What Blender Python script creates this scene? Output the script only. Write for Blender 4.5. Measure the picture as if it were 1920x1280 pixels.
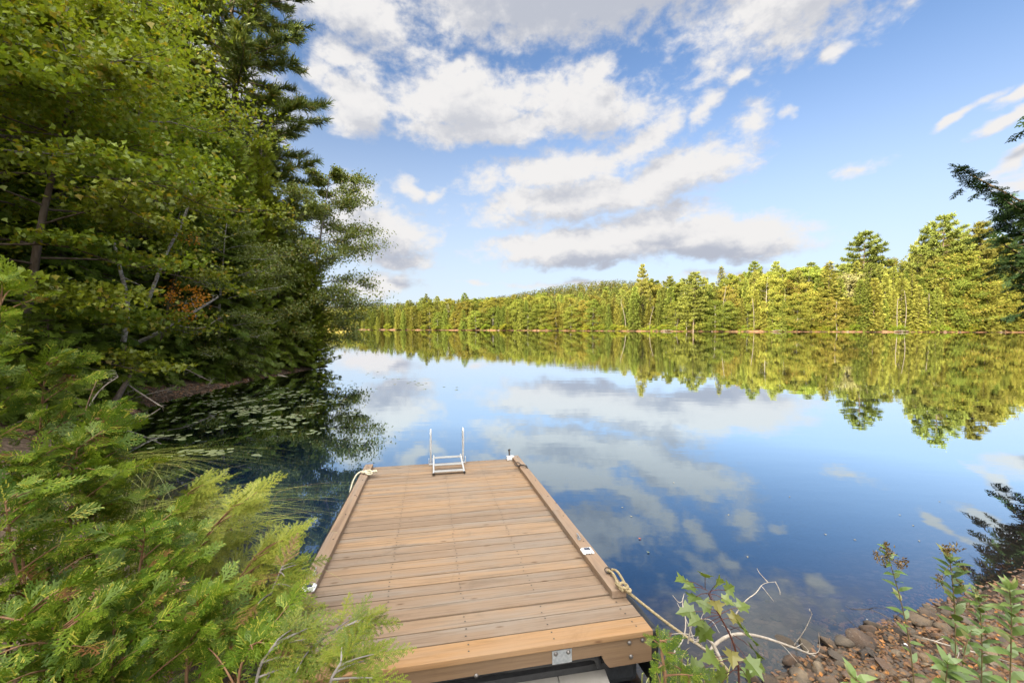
import bpy, bmesh, math
import numpy as np
from mathutils import Vector, Matrix

for o in list(bpy.data.objects):
    bpy.data.objects.remove(o)
SC = bpy.context.scene
COL = SC.collection
R = math.radians

# ---------------------------------------------------------------- camera
EYE = 2.55                      # eye above the water
F = 800.0                       # focal length in photo pixels (1920 wide)
PITCH = R(2.29)
cam = bpy.data.cameras.new('camera')
cam.lens = 15.0
cam.sensor_width = 36.0
cam.clip_start = 0.05
cam.clip_end = 6000
co = bpy.data.objects.new('camera', cam)
COL.objects.link(co)
co.location = (0, 0, EYE)
co.rotation_euler = (R(90) - PITCH, 0, 0)
SC.camera = co


def ray(px, py):
    cx, u = (px - 960) / F, (640 - py) / F
    c, s = math.cos(PITCH), math.sin(PITCH)
    return np.array([cx, c + u * s, u * c - s])


def at(px, py, Y):
    r = ray(px, py)
    return np.array([0, 0, EYE]) + r * (Y / r[1])


def ground(px, py, z=0.0):
    r = ray(px, py)
    return np.array([0, 0, EYE]) + r * ((z - EYE) / r[2])


# ---------------------------------------------------------------- light
SUN_EL = R(22)
SUN_AZ = math.atan2(-0.66, -0.75)            # behind the camera, to the left
SUN_DIR = np.array([math.sin(SUN_AZ) * math.cos(SUN_EL), math.cos(SUN_AZ) * math.cos(SUN_EL), math.sin(SUN_EL)])
sl = bpy.data.lights.new('sun', 'SUN')
sl.energy = 5.0
sl.angle = R(0.5)
sl.color = (1.0, 0.85, 0.58)
so = bpy.data.objects.new('sun', sl)
COL.objects.link(so)
so.rotation_euler = Vector(SUN_DIR).to_track_quat('Z', 'Y').to_euler()
so.location = tuple(SUN_DIR * 60)

SC.view_settings.view_transform = 'Standard'
SC.view_settings.look = 'None'
SC.view_settings.gamma = 1.0
SC.view_settings.exposure = 1.65
SC.cycles.max_bounces = 8
SC.cycles.transparent_max_bounces = 12
SC.cycles.diffuse_bounces = 3
SC.cycles.glossy_bounces = 4
SC.cycles.caustics_reflective = False
SC.cycles.caustics_refractive = False
SC.cycles.use_denoising = True
SC.cycles.sample_clamp_indirect = 4.0


# ---------------------------------------------------------------- node helpers
class NT:
    def __init__(self, nt):
        self.nt = nt

    def n(self, t, **kw):
        nd = self.nt.nodes.new(t)
        for k, v in kw.items():
            if k.startswith('i_'):
                nd.inputs[k[2:]].default_value = v
            else:
                setattr(nd, k, v)
        return nd

    def l(self, a, b):
        self.nt.links.new(a, b)

    def math(self, op, a, b=None, c=None, clamp=False):
        nd = self.nt.nodes.new('ShaderNodeMath')
        nd.operation = op
        nd.use_clamp = clamp
        for i, v in enumerate((a, b, c)):
            if v is None:
                continue
            if isinstance(v, (int, float)):
                nd.inputs[i].default_value = v
            else:
                self.l(v, nd.inputs[i])
        return nd.outputs[0]

    def vmath(self, op, a, b=None):
        nd = self.nt.nodes.new('ShaderNodeVectorMath')
        nd.operation = op
        for i, v in enumerate((a, b)):
            if v is None:
                continue
            if isinstance(v, (tuple, list)):
                nd.inputs[i].default_value = v
            else:
                self.l(v, nd.inputs[i])
        return nd.outputs['Value'] if op in ('LENGTH', 'DOT_PRODUCT') else nd.outputs[0]

    def smooth(self, v, a, b, lo=0.0, hi=1.0):
        nd = self.nt.nodes.new('ShaderNodeMapRange')
        nd.interpolation_type = 'SMOOTHSTEP'
        self.l(v, nd.inputs['Value'])
        for k, x in (('From Min', a), ('From Max', b), ('To Min', lo), ('To Max', hi)):
            nd.inputs[k].default_value = x
        return nd.outputs[0]

    def mix(self, f, a, b, mode='MIX'):
        nd = self.nt.nodes.new('ShaderNodeMix')
        nd.data_type = 'RGBA'
        nd.blend_type = mode
        nd.clamp_factor = True
        for s, v in ((nd.inputs[0], f), (nd.inputs[6], a), (nd.inputs[7], b)):
            if isinstance(v, (int, float)):
                s.default_value = v
            elif isinstance(v, (tuple, list)):
                s.default_value = tuple(v) + ((1,) if len(v) == 3 else ())
            else:
                self.l(v, s)
        return nd.outputs[2]

    def noise(self, vec, scale, detail=4, rough=0.55, dist=0.0):
        nd = self.nt.nodes.new('ShaderNodeTexNoise')
        nd.inputs['Scale'].default_value = scale
        nd.inputs['Detail'].default_value = detail
        nd.inputs['Roughness'].default_value = rough
        nd.inputs['Distortion'].default_value = dist
        if vec is not None:
            self.l(vec, nd.inputs['Vector'])
        return nd


# ---------------------------------------------------------------- sky with clouds
world = bpy.data.worlds.new('World')
SC.world = world
world.use_nodes = True
wt = NT(world.node_tree)
for nd in list(world.node_tree.nodes):
    world.node_tree.nodes.remove(nd)


def azel(px, py):
    r = ray(px, py)
    return math.atan2(r[0], r[1]), math.asin(r[2] / np.linalg.norm(r))


# px, py, half width, half height (photo pixels), tilt in degrees, weight
CLOUDS = [
    (1090, -70, 560, 190, 0, 1.7), (1540, -50, 360, 165, 6, .95), (640, 5, 170, 85, -4, 1.0), (655, 15, 165, 95, -12, .95), (800, 105, 90, 26, 4, .42),
    (672, 200, 84, 78, 10, 1.3), (870, 192, 165, 86, 5, 1.3), (850, 130, 70, 40, 10, .9), (1085, 200, 132, 84, -4, 1.2), (1110, 140, 60, 40, 0, .8), (930, 245, 260, 34, 2, 1.0), (655, 112, 82, 40, 0, .7), (1195, 205, 45, 40, 0, .65),
    (600, 145, 26, 44, 10, .6),
    (1035, 322, 210, 44, 5, 1.05), (1265, 330, 165, 62, 6, 1.05), (1075, 372, 235, 52, 5, 1.1), (1215, 262, 105, 40, 30, .8), (1320, 205, 60, 32, 40, .72), (1410, 230, 58, 34, 20, .6), (1330, 130, 55, 30, 45, .5),
    (1090, 458, 225, 50, 3, 1.5), (1300, 445, 240, 54, -4, 1.6), (1215, 415, 140, 40, 5, 1.1),
    (715, 435, 130, 66, -6, 1.15), (660, 375, 62, 60, 0, 1.0), (750, 492, 80, 26, -2, 1.0), (700, 535, 92, 26, 0, .9), (772, 356, 46, 24, -18, .75), (822, 362, 26, 18, 0, .5),
    (1565, 97, 42, 24, 18, .75), (1376, 150, 30, 20, 20, .72), (1600, 322, 58, 13, -4, .45), (1490, 210, 26, 18, 30, .5),
    (1805, 212, 75, 13, 27, .8), (1880, 222, 95, 17, 18, .85), (1905, 165, 60, 16, 22, .8), (1890, 300, 75, 17, 22, .85), (1915, 340, 85, 28, 6, .95),
    (890, 533, 45, 8, 0, .55), (1060, 535, 130, 11, 2, .5), (1350, 515, 120, 12, 2, .35),
    (300, 120, 330, 150, 0, 1.0), (2150, 210, 150, 70, 0, .9), (60, 420, 350, 60, 0, .9),
]


def make_cloud_group():
    g = bpy.data.node_groups.new('cloud_field', 'ShaderNodeTree')
    g.interface.new_socket('Q', in_out='INPUT', socket_type='NodeSocketVector')
    g.interface.new_socket('D', in_out='OUTPUT', socket_type='NodeSocketFloat')
    t = NT(g)
    gi, go = t.n('NodeGroupInput'), t.n('NodeGroupOutput')
    q = gi.outputs[0]
    qs = t.vmath('MULTIPLY', q, (1.0, 1.5, 1.0))
    w1 = t.noise(qs, 9.0, 3, .5).outputs['Color']
    wv = t.vmath('MULTIPLY', t.vmath('SUBTRACT', w1, (.5, .5, .5)), (.10, .065, 0))
    qq = t.vmath('ADD', q, wv)
    cur = None
    for px, py, hw, hh, tilt, wgt in CLOUDS:
        a, e = azel(px, py)
        a1, e1 = azel(px + hw, py)
        a0, e0 = azel(px - hw, py)
        e2 = azel(px, py - hh)[1]
        e3 = azel(px, py + hh)[1]
        mp = t.n('ShaderNodeMapping', vector_type='TEXTURE')
        mp.inputs['Location'].default_value = (a, e, 0)
        mp.inputs['Rotation'].default_value = (0, 0, R(tilt) - .35 * (e1 - e0) / max(a1 - a0, 1e-3))
        mp.inputs['Scale'].default_value = ((a1 - a0) / 2, (e2 - e3) / 2, 1)
        t.l(qq, mp.inputs['Vector'])
        ln = t.vmath('LENGTH', mp.outputs[0])
        d = t.math('MULTIPLY_ADD', t.math('MINIMUM', ln, 2.2), -wgt * .9, wgt * .85)
        cur = d if cur is None else t.math('SMOOTH_MAX', cur, d, .12)
    f = t.noise(qs, 11.0, 7, .60, .35).outputs['Fac']
    f2 = t.noise(qs, 34.0, 4, .6, .2).outputs['Fac']
    f = t.math('MULTIPLY_ADD', t.math('SUBTRACT', f, .5), 1.05, t.math('MULTIPLY', t.math('SUBTRACT', f2, .5), .75))
    # unseen cloud cover added high overhead and all round behind, holds the fill
    sx = t.n('ShaderNodeSeparateXYZ')
    t.l(q, sx.inputs[0])
    hi = t.smooth(sx.outputs['Y'], .80, 1.15)
    sd = t.smooth(t.math('ABSOLUTE', sx.outputs['X']), 1.1, 1.7)
    cov = t.math('MAXIMUM', hi, sd)
    gen = t.math('MULTIPLY_ADD', cov, 1.25, -1.0)
    cur = t.math('MAXIMUM', cur, gen)
    t.l(t.math('ADD', cur, f), go.inputs[0])
    return g


grp = make_cloud_group()
tc = wt.n('ShaderNodeTexCoord')
sep = wt.n('ShaderNodeSeparateXYZ')
dirn = wt.vmath('NORMALIZE', tc.outputs['Generated'])
wt.l(dirn, sep.inputs[0])
az = wt.math('ARCTAN2', sep.outputs['X'], sep.outputs['Y'])
el = wt.math('ARCSINE', sep.outputs['Z'])
cq = wt.n('ShaderNodeCombineXYZ')
wt.l(az, cq.inputs[0])
wt.l(el, cq.inputs[1])
g1 = wt.n('ShaderNodeGroup', node_tree=grp)
wt.l(cq.outputs[0], g1.inputs[0])
g2 = wt.n('ShaderNodeGroup', node_tree=grp)
wt.l(wt.vmath('ADD', cq.outputs[0], (-.022, .045, 0)), g2.inputs[0])
D1, D2 = g1.outputs[0], g2.outputs[0]
alpha = wt.smooth(D1, -.13, .46)
under = wt.smooth(D2, .18, 1.0)
bill = wt.smooth(wt.math('SUBTRACT', D2, D1), -.25, .45)
sky = wt.n('ShaderNodeTexSky', sky_type='NISHITA')
sky.sun_disc = False
sky.sun_elevation = SUN_EL
sky.sun_rotation = SUN_AZ
sky.altitude = 400
sky.air_density = 1.0
sky.dust_density = 0.6
sky.ozone_density = 3.0
skyc = wt.mix(1.0, sky.outputs[0], (.57, .61, .66), 'MULTIPLY')
# thin whitish air low over the horizon
lowair = wt.smooth(el, 0.0, .56, .84, .04)
skyc = wt.mix(lowair, skyc, (2.45, 2.70, 3.04))
lit = wt.mix(bill, (2.85, 2.80, 2.78), (2.30, 2.30, 2.38))
under = wt.math('MULTIPLY', under, wt.math('MAXIMUM', wt.smooth(el, .10, .40, 1.0, .45), wt.smooth(el, .46, .60, 0, .85)))
ccol = wt.mix(under, lit, (1.55, 1.66, 1.95))
# unseen cloud overhead and sunward, brightened as added fill for the shaded foreground
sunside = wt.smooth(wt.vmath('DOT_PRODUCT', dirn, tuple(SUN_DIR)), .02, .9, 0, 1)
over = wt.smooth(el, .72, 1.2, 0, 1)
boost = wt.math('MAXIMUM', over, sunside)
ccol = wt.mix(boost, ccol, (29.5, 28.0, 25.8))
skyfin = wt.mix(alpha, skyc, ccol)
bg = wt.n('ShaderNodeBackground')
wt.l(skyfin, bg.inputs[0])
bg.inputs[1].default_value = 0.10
wo = wt.n('ShaderNodeOutputWorld')
wt.l(bg.outputs[0], wo.inputs[0])
world.cycles.sampling_method = 'MANUAL'
world.cycles.sample_map_resolution = 512


# ---------------------------------------------------------------- mesh helpers
rng = np.random.default_rng(11)


def nrm(v):
    v = np.asarray(v, float)
    return v / (np.linalg.norm(v, axis=-1, keepdims=True) + 1e-12)


class Acc:
    """Collects polygons; build() links them as ONE mesh object."""

    def __init__(self):
        self.V, self.L, self.S, self.M, self.SM, self.R, self.n = [], [], [], [], [], [], 0

    def add(self, V, loops, sizes, mat=0, smooth=False, rnd=None):
        V = np.asarray(V, np.float32).reshape(-1, 3)
        self.R.append(np.full(len(V), .5, np.float32) if rnd is None else np.asarray(rnd, np.float32))
        self.V.append(V)
        self.L.append(np.asarray(loops, np.int32) + self.n)
        s = np.asarray(sizes, np.int32)
        self.S.append(s)
        self.M.append(np.full(len(s), mat, np.int32))
        self.SM.append(np.full(len(s), smooth, bool))
        self.n += len(V)

    def quads(self, V, Q, mat=0, smooth=False):
        Q = np.asarray(Q, np.int32)
        self.add(V, Q.ravel(), np.full(len(Q), Q.shape[1]), mat, smooth)

    def place(self, T, O, X, Y, Z, s, mat=0):
        tv, tl, ts = T
        O, X, Y, Z = (np.asarray(a, float).reshape(-1, 3) for a in (O, X, Y, Z))
        s = np.broadcast_to(np.asarray(s, float), (len(O),))[:, None, None]
        V = O[:, None] + s * (tv[None, :, 0:1] * X[:, None] + tv[None, :, 1:2] * Y[:, None] + tv[None, :, 2:3] * Z[:, None])
        loops = (tl[None] + (np.arange(len(O)) * len(tv))[:, None]).ravel()
        self.add(V.reshape(-1, 3), loops, np.tile(ts, len(O)), mat, False, np.repeat(rng.uniform(0, 1, len(O)), len(tv)))

    def along(self, T, O, D, up, s, mat=0, roll=None):
        """place with X along D and Z near UP"""
        D = nrm(np.asarray(D, float).reshape(-1, 3))
        up = np.broadcast_to(np.asarray(up, float), D.shape)
        Y = nrm(np.cross(up, D) + 1e-9)
        Z = np.cross(D, Y)
        if roll is not None:
            c, q = np.cos(roll)[:, None], np.sin(roll)[:, None]
            Y, Z = Y * c + Z * q, Z * c - Y * q
        self.place(T, O, D, Y, Z, s, mat)

    def tube(self, P, r, sides=6, mat=0, cap=True):
        P = np.asarray(P, float)
        n = len(P)
        r = np.atleast_1d(np.asarray(r, float))
        r = np.interp(np.linspace(0, 1, n), np.linspace(0, 1, len(r)), r) if len(r) != n else r
        d = nrm(np.gradient(P, axis=0))
        ref = np.array([0, 0, 1.0]) if abs(d[:, 2]).mean() < .8 else np.array([0.0, 1, 0])
        a = nrm(np.cross(d, ref))
        b = np.cross(d, a)
        th = np.arange(sides) * 2 * math.pi / sides
        V = P[:, None] + r[:, None, None] * (np.cos(th)[None, :, None] * a[:, None] + np.sin(th)[None, :, None] * b[:, None])
        i, j = np.meshgrid(np.arange(n - 1), np.arange(sides), indexing='ij')
        k = (j + 1) % sides
        Q = np.stack([i * sides + j, i * sides + k, (i + 1) * sides + k, (i + 1) * sides + j], -1).reshape(-1, 4)
        self.quads(V.reshape(-1, 3), Q, mat, True)
        if cap:
            self.add(V[0][::-1], np.arange(sides), [sides], mat)
            self.add(V[-1], np.arange(sides), [sides], mat)

    def box(self, lo, hi, bev=0.0, mat=0, M=None):
        lo, hi = np.minimum(lo, hi), np.maximum(lo, hi)
        bm = bmesh.new()
        bmesh.ops.create_cube(bm, size=1.0)
        for v in bm.verts:
            v.co = Vector([(lo[i] + hi[i]) / 2 + v.co[i] * (hi[i] - lo[i]) for i in range(3)])
        if bev:
            bmesh.ops.bevel(bm, geom=bm.edges[:], offset=bev, segments=2, profile=.6, affect='EDGES')
        self.frombm(bm, mat, M)

    def frombm(self, bm, mat=0, M=None, smooth=False):
        bm.verts.index_update()
        V = np.array([v.co[:] for v in bm.verts])
        if M is not None:
            V = V @ np.array(M.to_3x3()).T + np.array(M.translation)
        L, S = [], []
        for f in bm.faces:
            L += [v.index for v in f.verts]
            S.append(len(f.verts))
        self.add(V, L, S, mat, smooth)
        bm.free()

    def mesh(self, name, mats):
        me = bpy.data.meshes.new(name)
        V = np.concatenate(self.V)
        L = np.concatenate(self.L)
        S = np.concatenate(self.S)
        me.vertices.add(len(V))
        me.vertices.foreach_set('co', V.ravel())
        me.loops.add(len(L))
        me.loops.foreach_set('vertex_index', L)
        me.polygons.add(len(S))
        me.polygons.foreach_set('loop_start', np.concatenate([[0], np.cumsum(S)[:-1]]).astype(np.int32))
        me.polygons.foreach_set('material_index', np.concatenate(self.M))
        me.polygons.foreach_set('use_smooth', np.concatenate(self.SM))
        at_ = me.attributes.new('rnd', 'FLOAT', 'POINT')
        at_.data.foreach_set('value', np.concatenate(self.R))
        for m in (mats if isinstance(mats, (list, tuple)) else [mats]):
            me.materials.append(m)
        me.update(calc_edges=True)
        me.validate()
        return me

    def build(self, name, mats, parent=None):
        o = bpy.data.objects.new(name, self.mesh(name, mats))
        COL.objects.link(o)
        if parent is not None:
            o.parent = parent
        return o


def tag(o, label=None, cat=None, group=None, kind=None):
    for k, v in (('label', label), ('category', cat), ('group', group), ('kind', kind)):
        if v:
            o[k] = v
    return o


def thing(name, label, cat, loc=(0, 0, 0), rz=0.0, group=None):
    o = bpy.data.objects.new(name, None)
    o.empty_display_size = .2
    COL.objects.link(o)
    o.location = tuple(float(x) for x in loc)
    o.rotation_euler = (0, 0, rz)
    return tag(o, label, cat, group)


def dup(root, loc, rz=0.0, sc=None, label=None, group=None, cat=None):
    r = root.copy()
    COL.objects.link(r)
    r.location = tuple(float(x) for x in loc)
    r.rotation_euler = (0, 0, rz)
    if sc is not None:
        r.scale = sc if isinstance(sc, (tuple, list)) else (sc, sc, sc)
    tag(r, label, cat, group)
    for ch in root.children:
        c = ch.copy()
        COL.objects.link(c)
        c.parent = r
        for g in ch.children:
            d = g.copy()
            COL.objects.link(d)
            d.parent = c
    return r


# ---------------------------------------------------------------- materials
def newmat(name):
    m = bpy.data.materials.new(name)
    m.use_nodes = True
    t = NT(m.node_tree)
    for nd in list(m.node_tree.nodes):
        m.node_tree.nodes.remove(nd)
    out = t.n('ShaderNodeOutputMaterial')
    return m, t, out


def leafmat(name, a, b, c=None, pc=.12, transl=.35, gloss=.06, hue=.0, vary=.3, dead=None):
    """leaves: two greens mixed per leaf, a few of a third colour, light passing through"""
    m, t, out = newmat(name)
    g = t.n('ShaderNodeNewGeometry')
    rnd = g.outputs['Random Per Island']
    oi = t.n('ShaderNodeObjectInfo').outputs['Random']
    ar = t.n('ShaderNodeAttribute', attribute_name='rnd').outputs['Fac']
    cl = t.noise(t.n('ShaderNodeTexCoord').outputs['Object'], .9, 3, .6).outputs['Fac']
    fac = t.math('MULTIPLY_ADD', ar, .55, t.math('MULTIPLY_ADD', rnd, .2, t.smooth(cl, .35, .65, 0, .25)))
    col = t.mix(fac, a, b)
    if dead is not None:
        col = t.mix(t.math('GREATER_THAN', t.math('FRACT', t.math('MULTIPLY', ar, 19.7)), .955), col, dead)
    if c is not None:
        r2 = t.math('FRACT', t.math('MULTIPLY', rnd, 37.3))
        col = t.mix(t.math('GREATER_THAN', r2, 1 - pc), col, c)
    hsv = t.n('ShaderNodeHueSaturation')
    t.l(t.math('MULTIPLY_ADD', oi, .02 + hue, .49 - hue / 2), hsv.inputs['Hue'])
    t.l(t.math('MULTIPLY_ADD', t.math('FRACT', t.math('MULTIPLY', oi, 7.7)), vary, 1 - vary * .5), hsv.inputs['Value'])
    hsv.inputs['Saturation'].default_value = 1.0
    t.l(col, hsv.inputs['Color'])
    d = t.n('ShaderNodeBsdfDiffuse')
    t.l(hsv.outputs[0], d.inputs[0])
    tr = t.n('ShaderNodeBsdfTranslucent')
    t.l(t.mix(.5, hsv.outputs[0], t.mix(1.0, hsv.outputs[0], (1.5, 1.45, .5), 'MULTIPLY')), tr.inputs[0])
    ms = t.n('ShaderNodeMixShader')
    ms.inputs[0].default_value = transl
    t.l(d.outputs[0], ms.inputs[1])
    t.l(tr.outputs[0], ms.inputs[2])
    gl = t.n('ShaderNodeBsdfGlossy')
    gl.inputs['Roughness'].default_value = .42
    gl.inputs[0].default_value = (.9, .95, .9, 1)
    ms2 = t.n('ShaderNodeMixShader')
    ms2.inputs[0].default_value = gloss
    t.l(ms.outputs[0], ms2.inputs[1])
    t.l(gl.outputs[0], ms2.inputs[2])
    t.l(ms2.outputs[0], out.inputs[0])
    return m


def principled(name, rough=.7, spec=.3, metal=0.0):
    m, t, out = newmat(name)
    p = t.n('ShaderNodeBsdfPrincipled')
    p.inputs['Roughness'].default_value = rough
    p.inputs['Specular IOR Level'].default_value = spec
    p.inputs['Metallic'].default_value = metal
    t.l(p.outputs[0], out.inputs[0])
    return m, t, p


def plainmat(name, a, b=None, scale=8.0, rough=.7, spec=.3, metal=0.0, bump=0.0, stretch=(1, 1, 1), detail=5, bscale=None):
    m, t, p = principled(name, rough, spec, metal)
    co_ = t.n('ShaderNodeTexCoord').outputs['Object']
    v = t.vmath('MULTIPLY', co_, stretch)
    nz = t.noise(v, scale, detail, .6)
    fac = t.smooth(nz.outputs['Fac'], .32, .68)
    t.l(t.mix(fac, a, b or a), p.inputs['Base Color'])
    if bump:
        bp = t.n('ShaderNodeBump')
        bp.inputs['Strength'].default_value = bump
        bp.inputs['Distance'].default_value = .02
        n2 = t.noise(v, bscale or scale * 2.5, 6, .65)
        t.l(n2.outputs['Fac'], bp.inputs['Height'])
        t.l(bp.outputs[0], p.inputs['Normal'])
    return m


def woodmat(name, cols, axis=0, island=True, knots=True, rough=.75):
    """sawn boards: tint per board, grain along AXIS, knots, grey weathering"""
    m, t, p = principled(name, rough, .25)
    co_ = t.n('ShaderNodeTexCoord').outputs['Object']
    g = t.n('ShaderNodeNewGeometry').outputs['Random Per Island']
    off = t.n('ShaderNodeCombineXYZ')
    k = t.math('MULTIPLY', g, 57.0)
    for i in range(3):
        t.l(k, off.inputs[i])
    v = t.vmath('ADD', co_, off.outputs[0]) if island else co_
    st = [62.0, 62.0, 62.0]
    st[axis] = 2.0
    vg = t.vmath('MULTIPLY', v, tuple(st))
    gr = t.noise(vg, 1.0, 5, .62, .6).outputs['Fac']
    st2 = [9.0, 9.0, 9.0]
    st2[axis] = .8
    wz = t.noise(t.vmath('MULTIPLY', v, tuple(st2)), 1.0, 3, .6).outputs['Fac']
    base = t.mix(t.math('FRACT', t.math('MULTIPLY', g, 13.7)), cols[0], cols[1])
    base = t.mix(t.smooth(wz, .44, .72, 0, .85), base, cols[2])
    base = t.mix(t.smooth(gr, .44, .72, 0, .5), base, cols[3])
    s3 = [17.0, 17.0, 17.0]
    s3[axis] = .9
    g3 = t.noise(t.vmath('MULTIPLY', v, tuple(s3)), 1.0, 4, .7, .8).outputs['Fac']
    base = t.mix(t.smooth(g3, .50, .70, 0, .6), base, cols[3])
    lg = t.smooth(t.noise(co_, 1.3, 4, .6).outputs['Fac'], .45, .75, 0, .45)
    base = t.mix(lg, base, cols[2])
    if knots:
        sk = [11.0, 11.0, 11.0]
        sk[axis] = 3.4
        vo = t.n('ShaderNodeTexVoronoi')
        vo.inputs['Scale'].default_value = 1.0
        t.l(t.vmath('MULTIPLY', v, tuple(sk)), vo.inputs['Vector'])
        sc_ = t.n('ShaderNodeSeparateColor')
        t.l(vo.outputs['Color'], sc_.inputs[0])
        keep = t.math('GREATER_THAN', sc_.outputs[0], .62)
        kn = t.math('MULTIPLY', t.smooth(vo.outputs['Distance'], .16, .05), keep)
        base = t.mix(t.math('MULTIPLY', kn, .8), base, cols[4])
    stn = t.smooth(t.noise(co_, 2.6, 5, .7, .5).outputs['Fac'], .56, .74, 0, .45)
    base = t.mix(stn, base, cols[3])
    t.l(base, p.inputs['Base Color'])
    bp = t.n('ShaderNodeBump')
    bp.inputs['Strength'].default_value = .35
    bp.inputs['Distance'].default_value = .004
    t.l(gr, bp.inputs['Height'])
    t.l(bp.outputs[0], p.inputs['Normal'])
    return m


def barkmat(name, a, b, scale=6, zs=.35):
    return plainmat(name, a, b, scale, .9, .1, 0, .6, (1, 1, zs), 6)


BARK = barkmat('bark_brown', (.085, .062, .045), (.16, .13, .105))
BARKG = barkmat('bark_grey', (.13, .115, .10), (.25, .23, .21))
BIRCH = plainmat('birch_bark', (.50, .48, .45), (.16, .14, .12), 9, .8, .2, 0, .3, (1, 1, 2.6))
BARKP = barkmat('bark_pine', (.10, .075, .06), (.21, .165, .13))

L_MAPLE = leafmat('maple_leaves', (.110, .175, .012), (.265, .320, .022), (.30, .26, .02), .10, .42, .03, .01)
L_BIRCH = leafmat('birch_leaves', (.105, .155, .022), (.20, .235, .035), (.27, .22, .03), .08, .36, .05)
L_HEML = leafmat('hemlock_needles', (.065, .120, .016), (.185, .245, .030), None, .1, .2, .02)
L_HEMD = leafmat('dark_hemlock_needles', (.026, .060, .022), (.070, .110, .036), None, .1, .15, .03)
L_CEDAR = leafmat('cedar_scales', (.115, .175, .012), (.270, .320, .028), (.16, .12, .02), .06, .25, .02)
L_PINE = leafmat('pine_needles', (.070, .110, .020), (.130, .155, .026), (.22, .17, .03), .06, .2, .03)
L_OAK = leafmat('orange_leaves', (.62, .24, .012), (.70, .34, .02), None, 0, .4, .04)
L_NCED = leafmat('young_cedar_scales', (.034, .095, .008), (.205, .300, .022), (.36, .37, .05), .11, .32, .02, dead=(.19, .10, .035))
L_NHEM = leafmat('hemlock_sapling_needles', (.060, .115, .014), (.225, .280, .030), (.30, .27, .05), .10, .3, .02, dead=(.20, .12, .05))
L_NHEY = leafmat('yellowing_needles', (.16, .21, .025), (.40, .41, .07), (.16, .23, .03), .2, .3, .02)
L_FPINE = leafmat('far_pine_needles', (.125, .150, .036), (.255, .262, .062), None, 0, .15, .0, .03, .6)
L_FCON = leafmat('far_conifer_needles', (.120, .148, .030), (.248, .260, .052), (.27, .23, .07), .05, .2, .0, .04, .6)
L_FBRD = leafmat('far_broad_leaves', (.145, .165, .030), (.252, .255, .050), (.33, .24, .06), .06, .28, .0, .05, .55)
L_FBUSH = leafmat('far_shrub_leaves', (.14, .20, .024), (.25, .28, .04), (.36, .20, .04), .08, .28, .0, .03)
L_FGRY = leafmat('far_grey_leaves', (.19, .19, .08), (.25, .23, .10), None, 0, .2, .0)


# ---------------------------------------------------------------- leaf and spray templates
def poly_template(pts):
    P = np.array(pts, float)
    return (P, np.arange(len(P)), np.array([len(P)]))


T_LEAF = (np.array([[0, 0, 0], [.42, -.30, .07], [1, 0, -.03], [.42, .30, .07]]), np.array([0, 1, 2, 0, 2, 3]), np.array([3, 3]))
_h = [(.03, .18), (-.02, .37), (.17, .29), (.27, .35), (.37, .60), (.49, .40), (.55, .22), (.70, .27), (.78, .13)]
_mp = [(0, 0)] + [(x, -y) for x, y in _h] + [(1, 0)] + [(x, y) for x, y in _h[::-1]]
_mv = [(.34, 0, -.02)] + [(x, y, .24 * abs(y) - .26 * x * x) for x, y in _mp]
T_MAPLE = (np.array(_mv), np.concatenate([[0, i, i % len(_mp) + 1] for i in range(1, len(_mp) + 1)]), np.full(len(_mp), 3))
T_MAPLE_S = (np.array([(0, 0, 0), (.25, -.52, .05), (.55, -.22, 0), (1, 0, -.08), (.55, .22, 0), (.25, .52, .05)]),
             np.array([0, 1, 2, 3, 0, 3, 4, 5]), np.array([4, 4]))


def strips(segs):
    """segs: p0, p1 (3-vectors), w0, w1 -> flat tapered quads"""
    V, Q = [], []
    for p0, p1, w0, w1 in segs:
        p0, p1 = np.array(p0, float), np.array(p1, float)
        d = p1 - p0
        s = nrm(np.cross(d, (0, 0, 1.0)))
        k = len(V)
        V += [p0 - s * w0, p0 + s * w0, p1 + s * w1, p1 - s * w1]
        Q.append([k, k + 1, k + 2, k + 3])
    return (np.array(V), np.array(Q).ravel(), np.full(len(Q), 4))


def cedar_frond(seed, n=12, sub=5):
    r = np.random.default_rng(seed)
    S = []
    ax = lambda t: np.array([t, .05 * math.sin(3 * t), -.12 * t * t])
    for i in range(4):
        S.append((ax(i / 4), ax((i + 1) / 4), .022, .018))
    for i in range(n):
        t = .10 + .86 * i / n
        sg = 1 if i % 2 else -1
        a = sg * R(42 + r.uniform(-7, 7))
        Ls = (.50 * (1 - t) ** .75 + .07) * r.uniform(.8, 1.1)
        d = np.array([math.cos(a), math.sin(a), r.uniform(-.14, .08)])
        p = ax(t)
        e = p + d * Ls
        S.append((p, e, .021, .015))
        m = max(2, int(sub * Ls / .35))
        for j in range(m):
            u = .22 + .74 * j / m
            b = a + (1 if j % 2 else -1) * R(38)
            q = p + d * Ls * u
            l2 = Ls * (.42 * (1 - u) + .12)
            S.append((q, q + np.array([math.cos(b), math.sin(b), r.uniform(-.2, .2)]) * l2, .019, .012))
    return strips(S)


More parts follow.
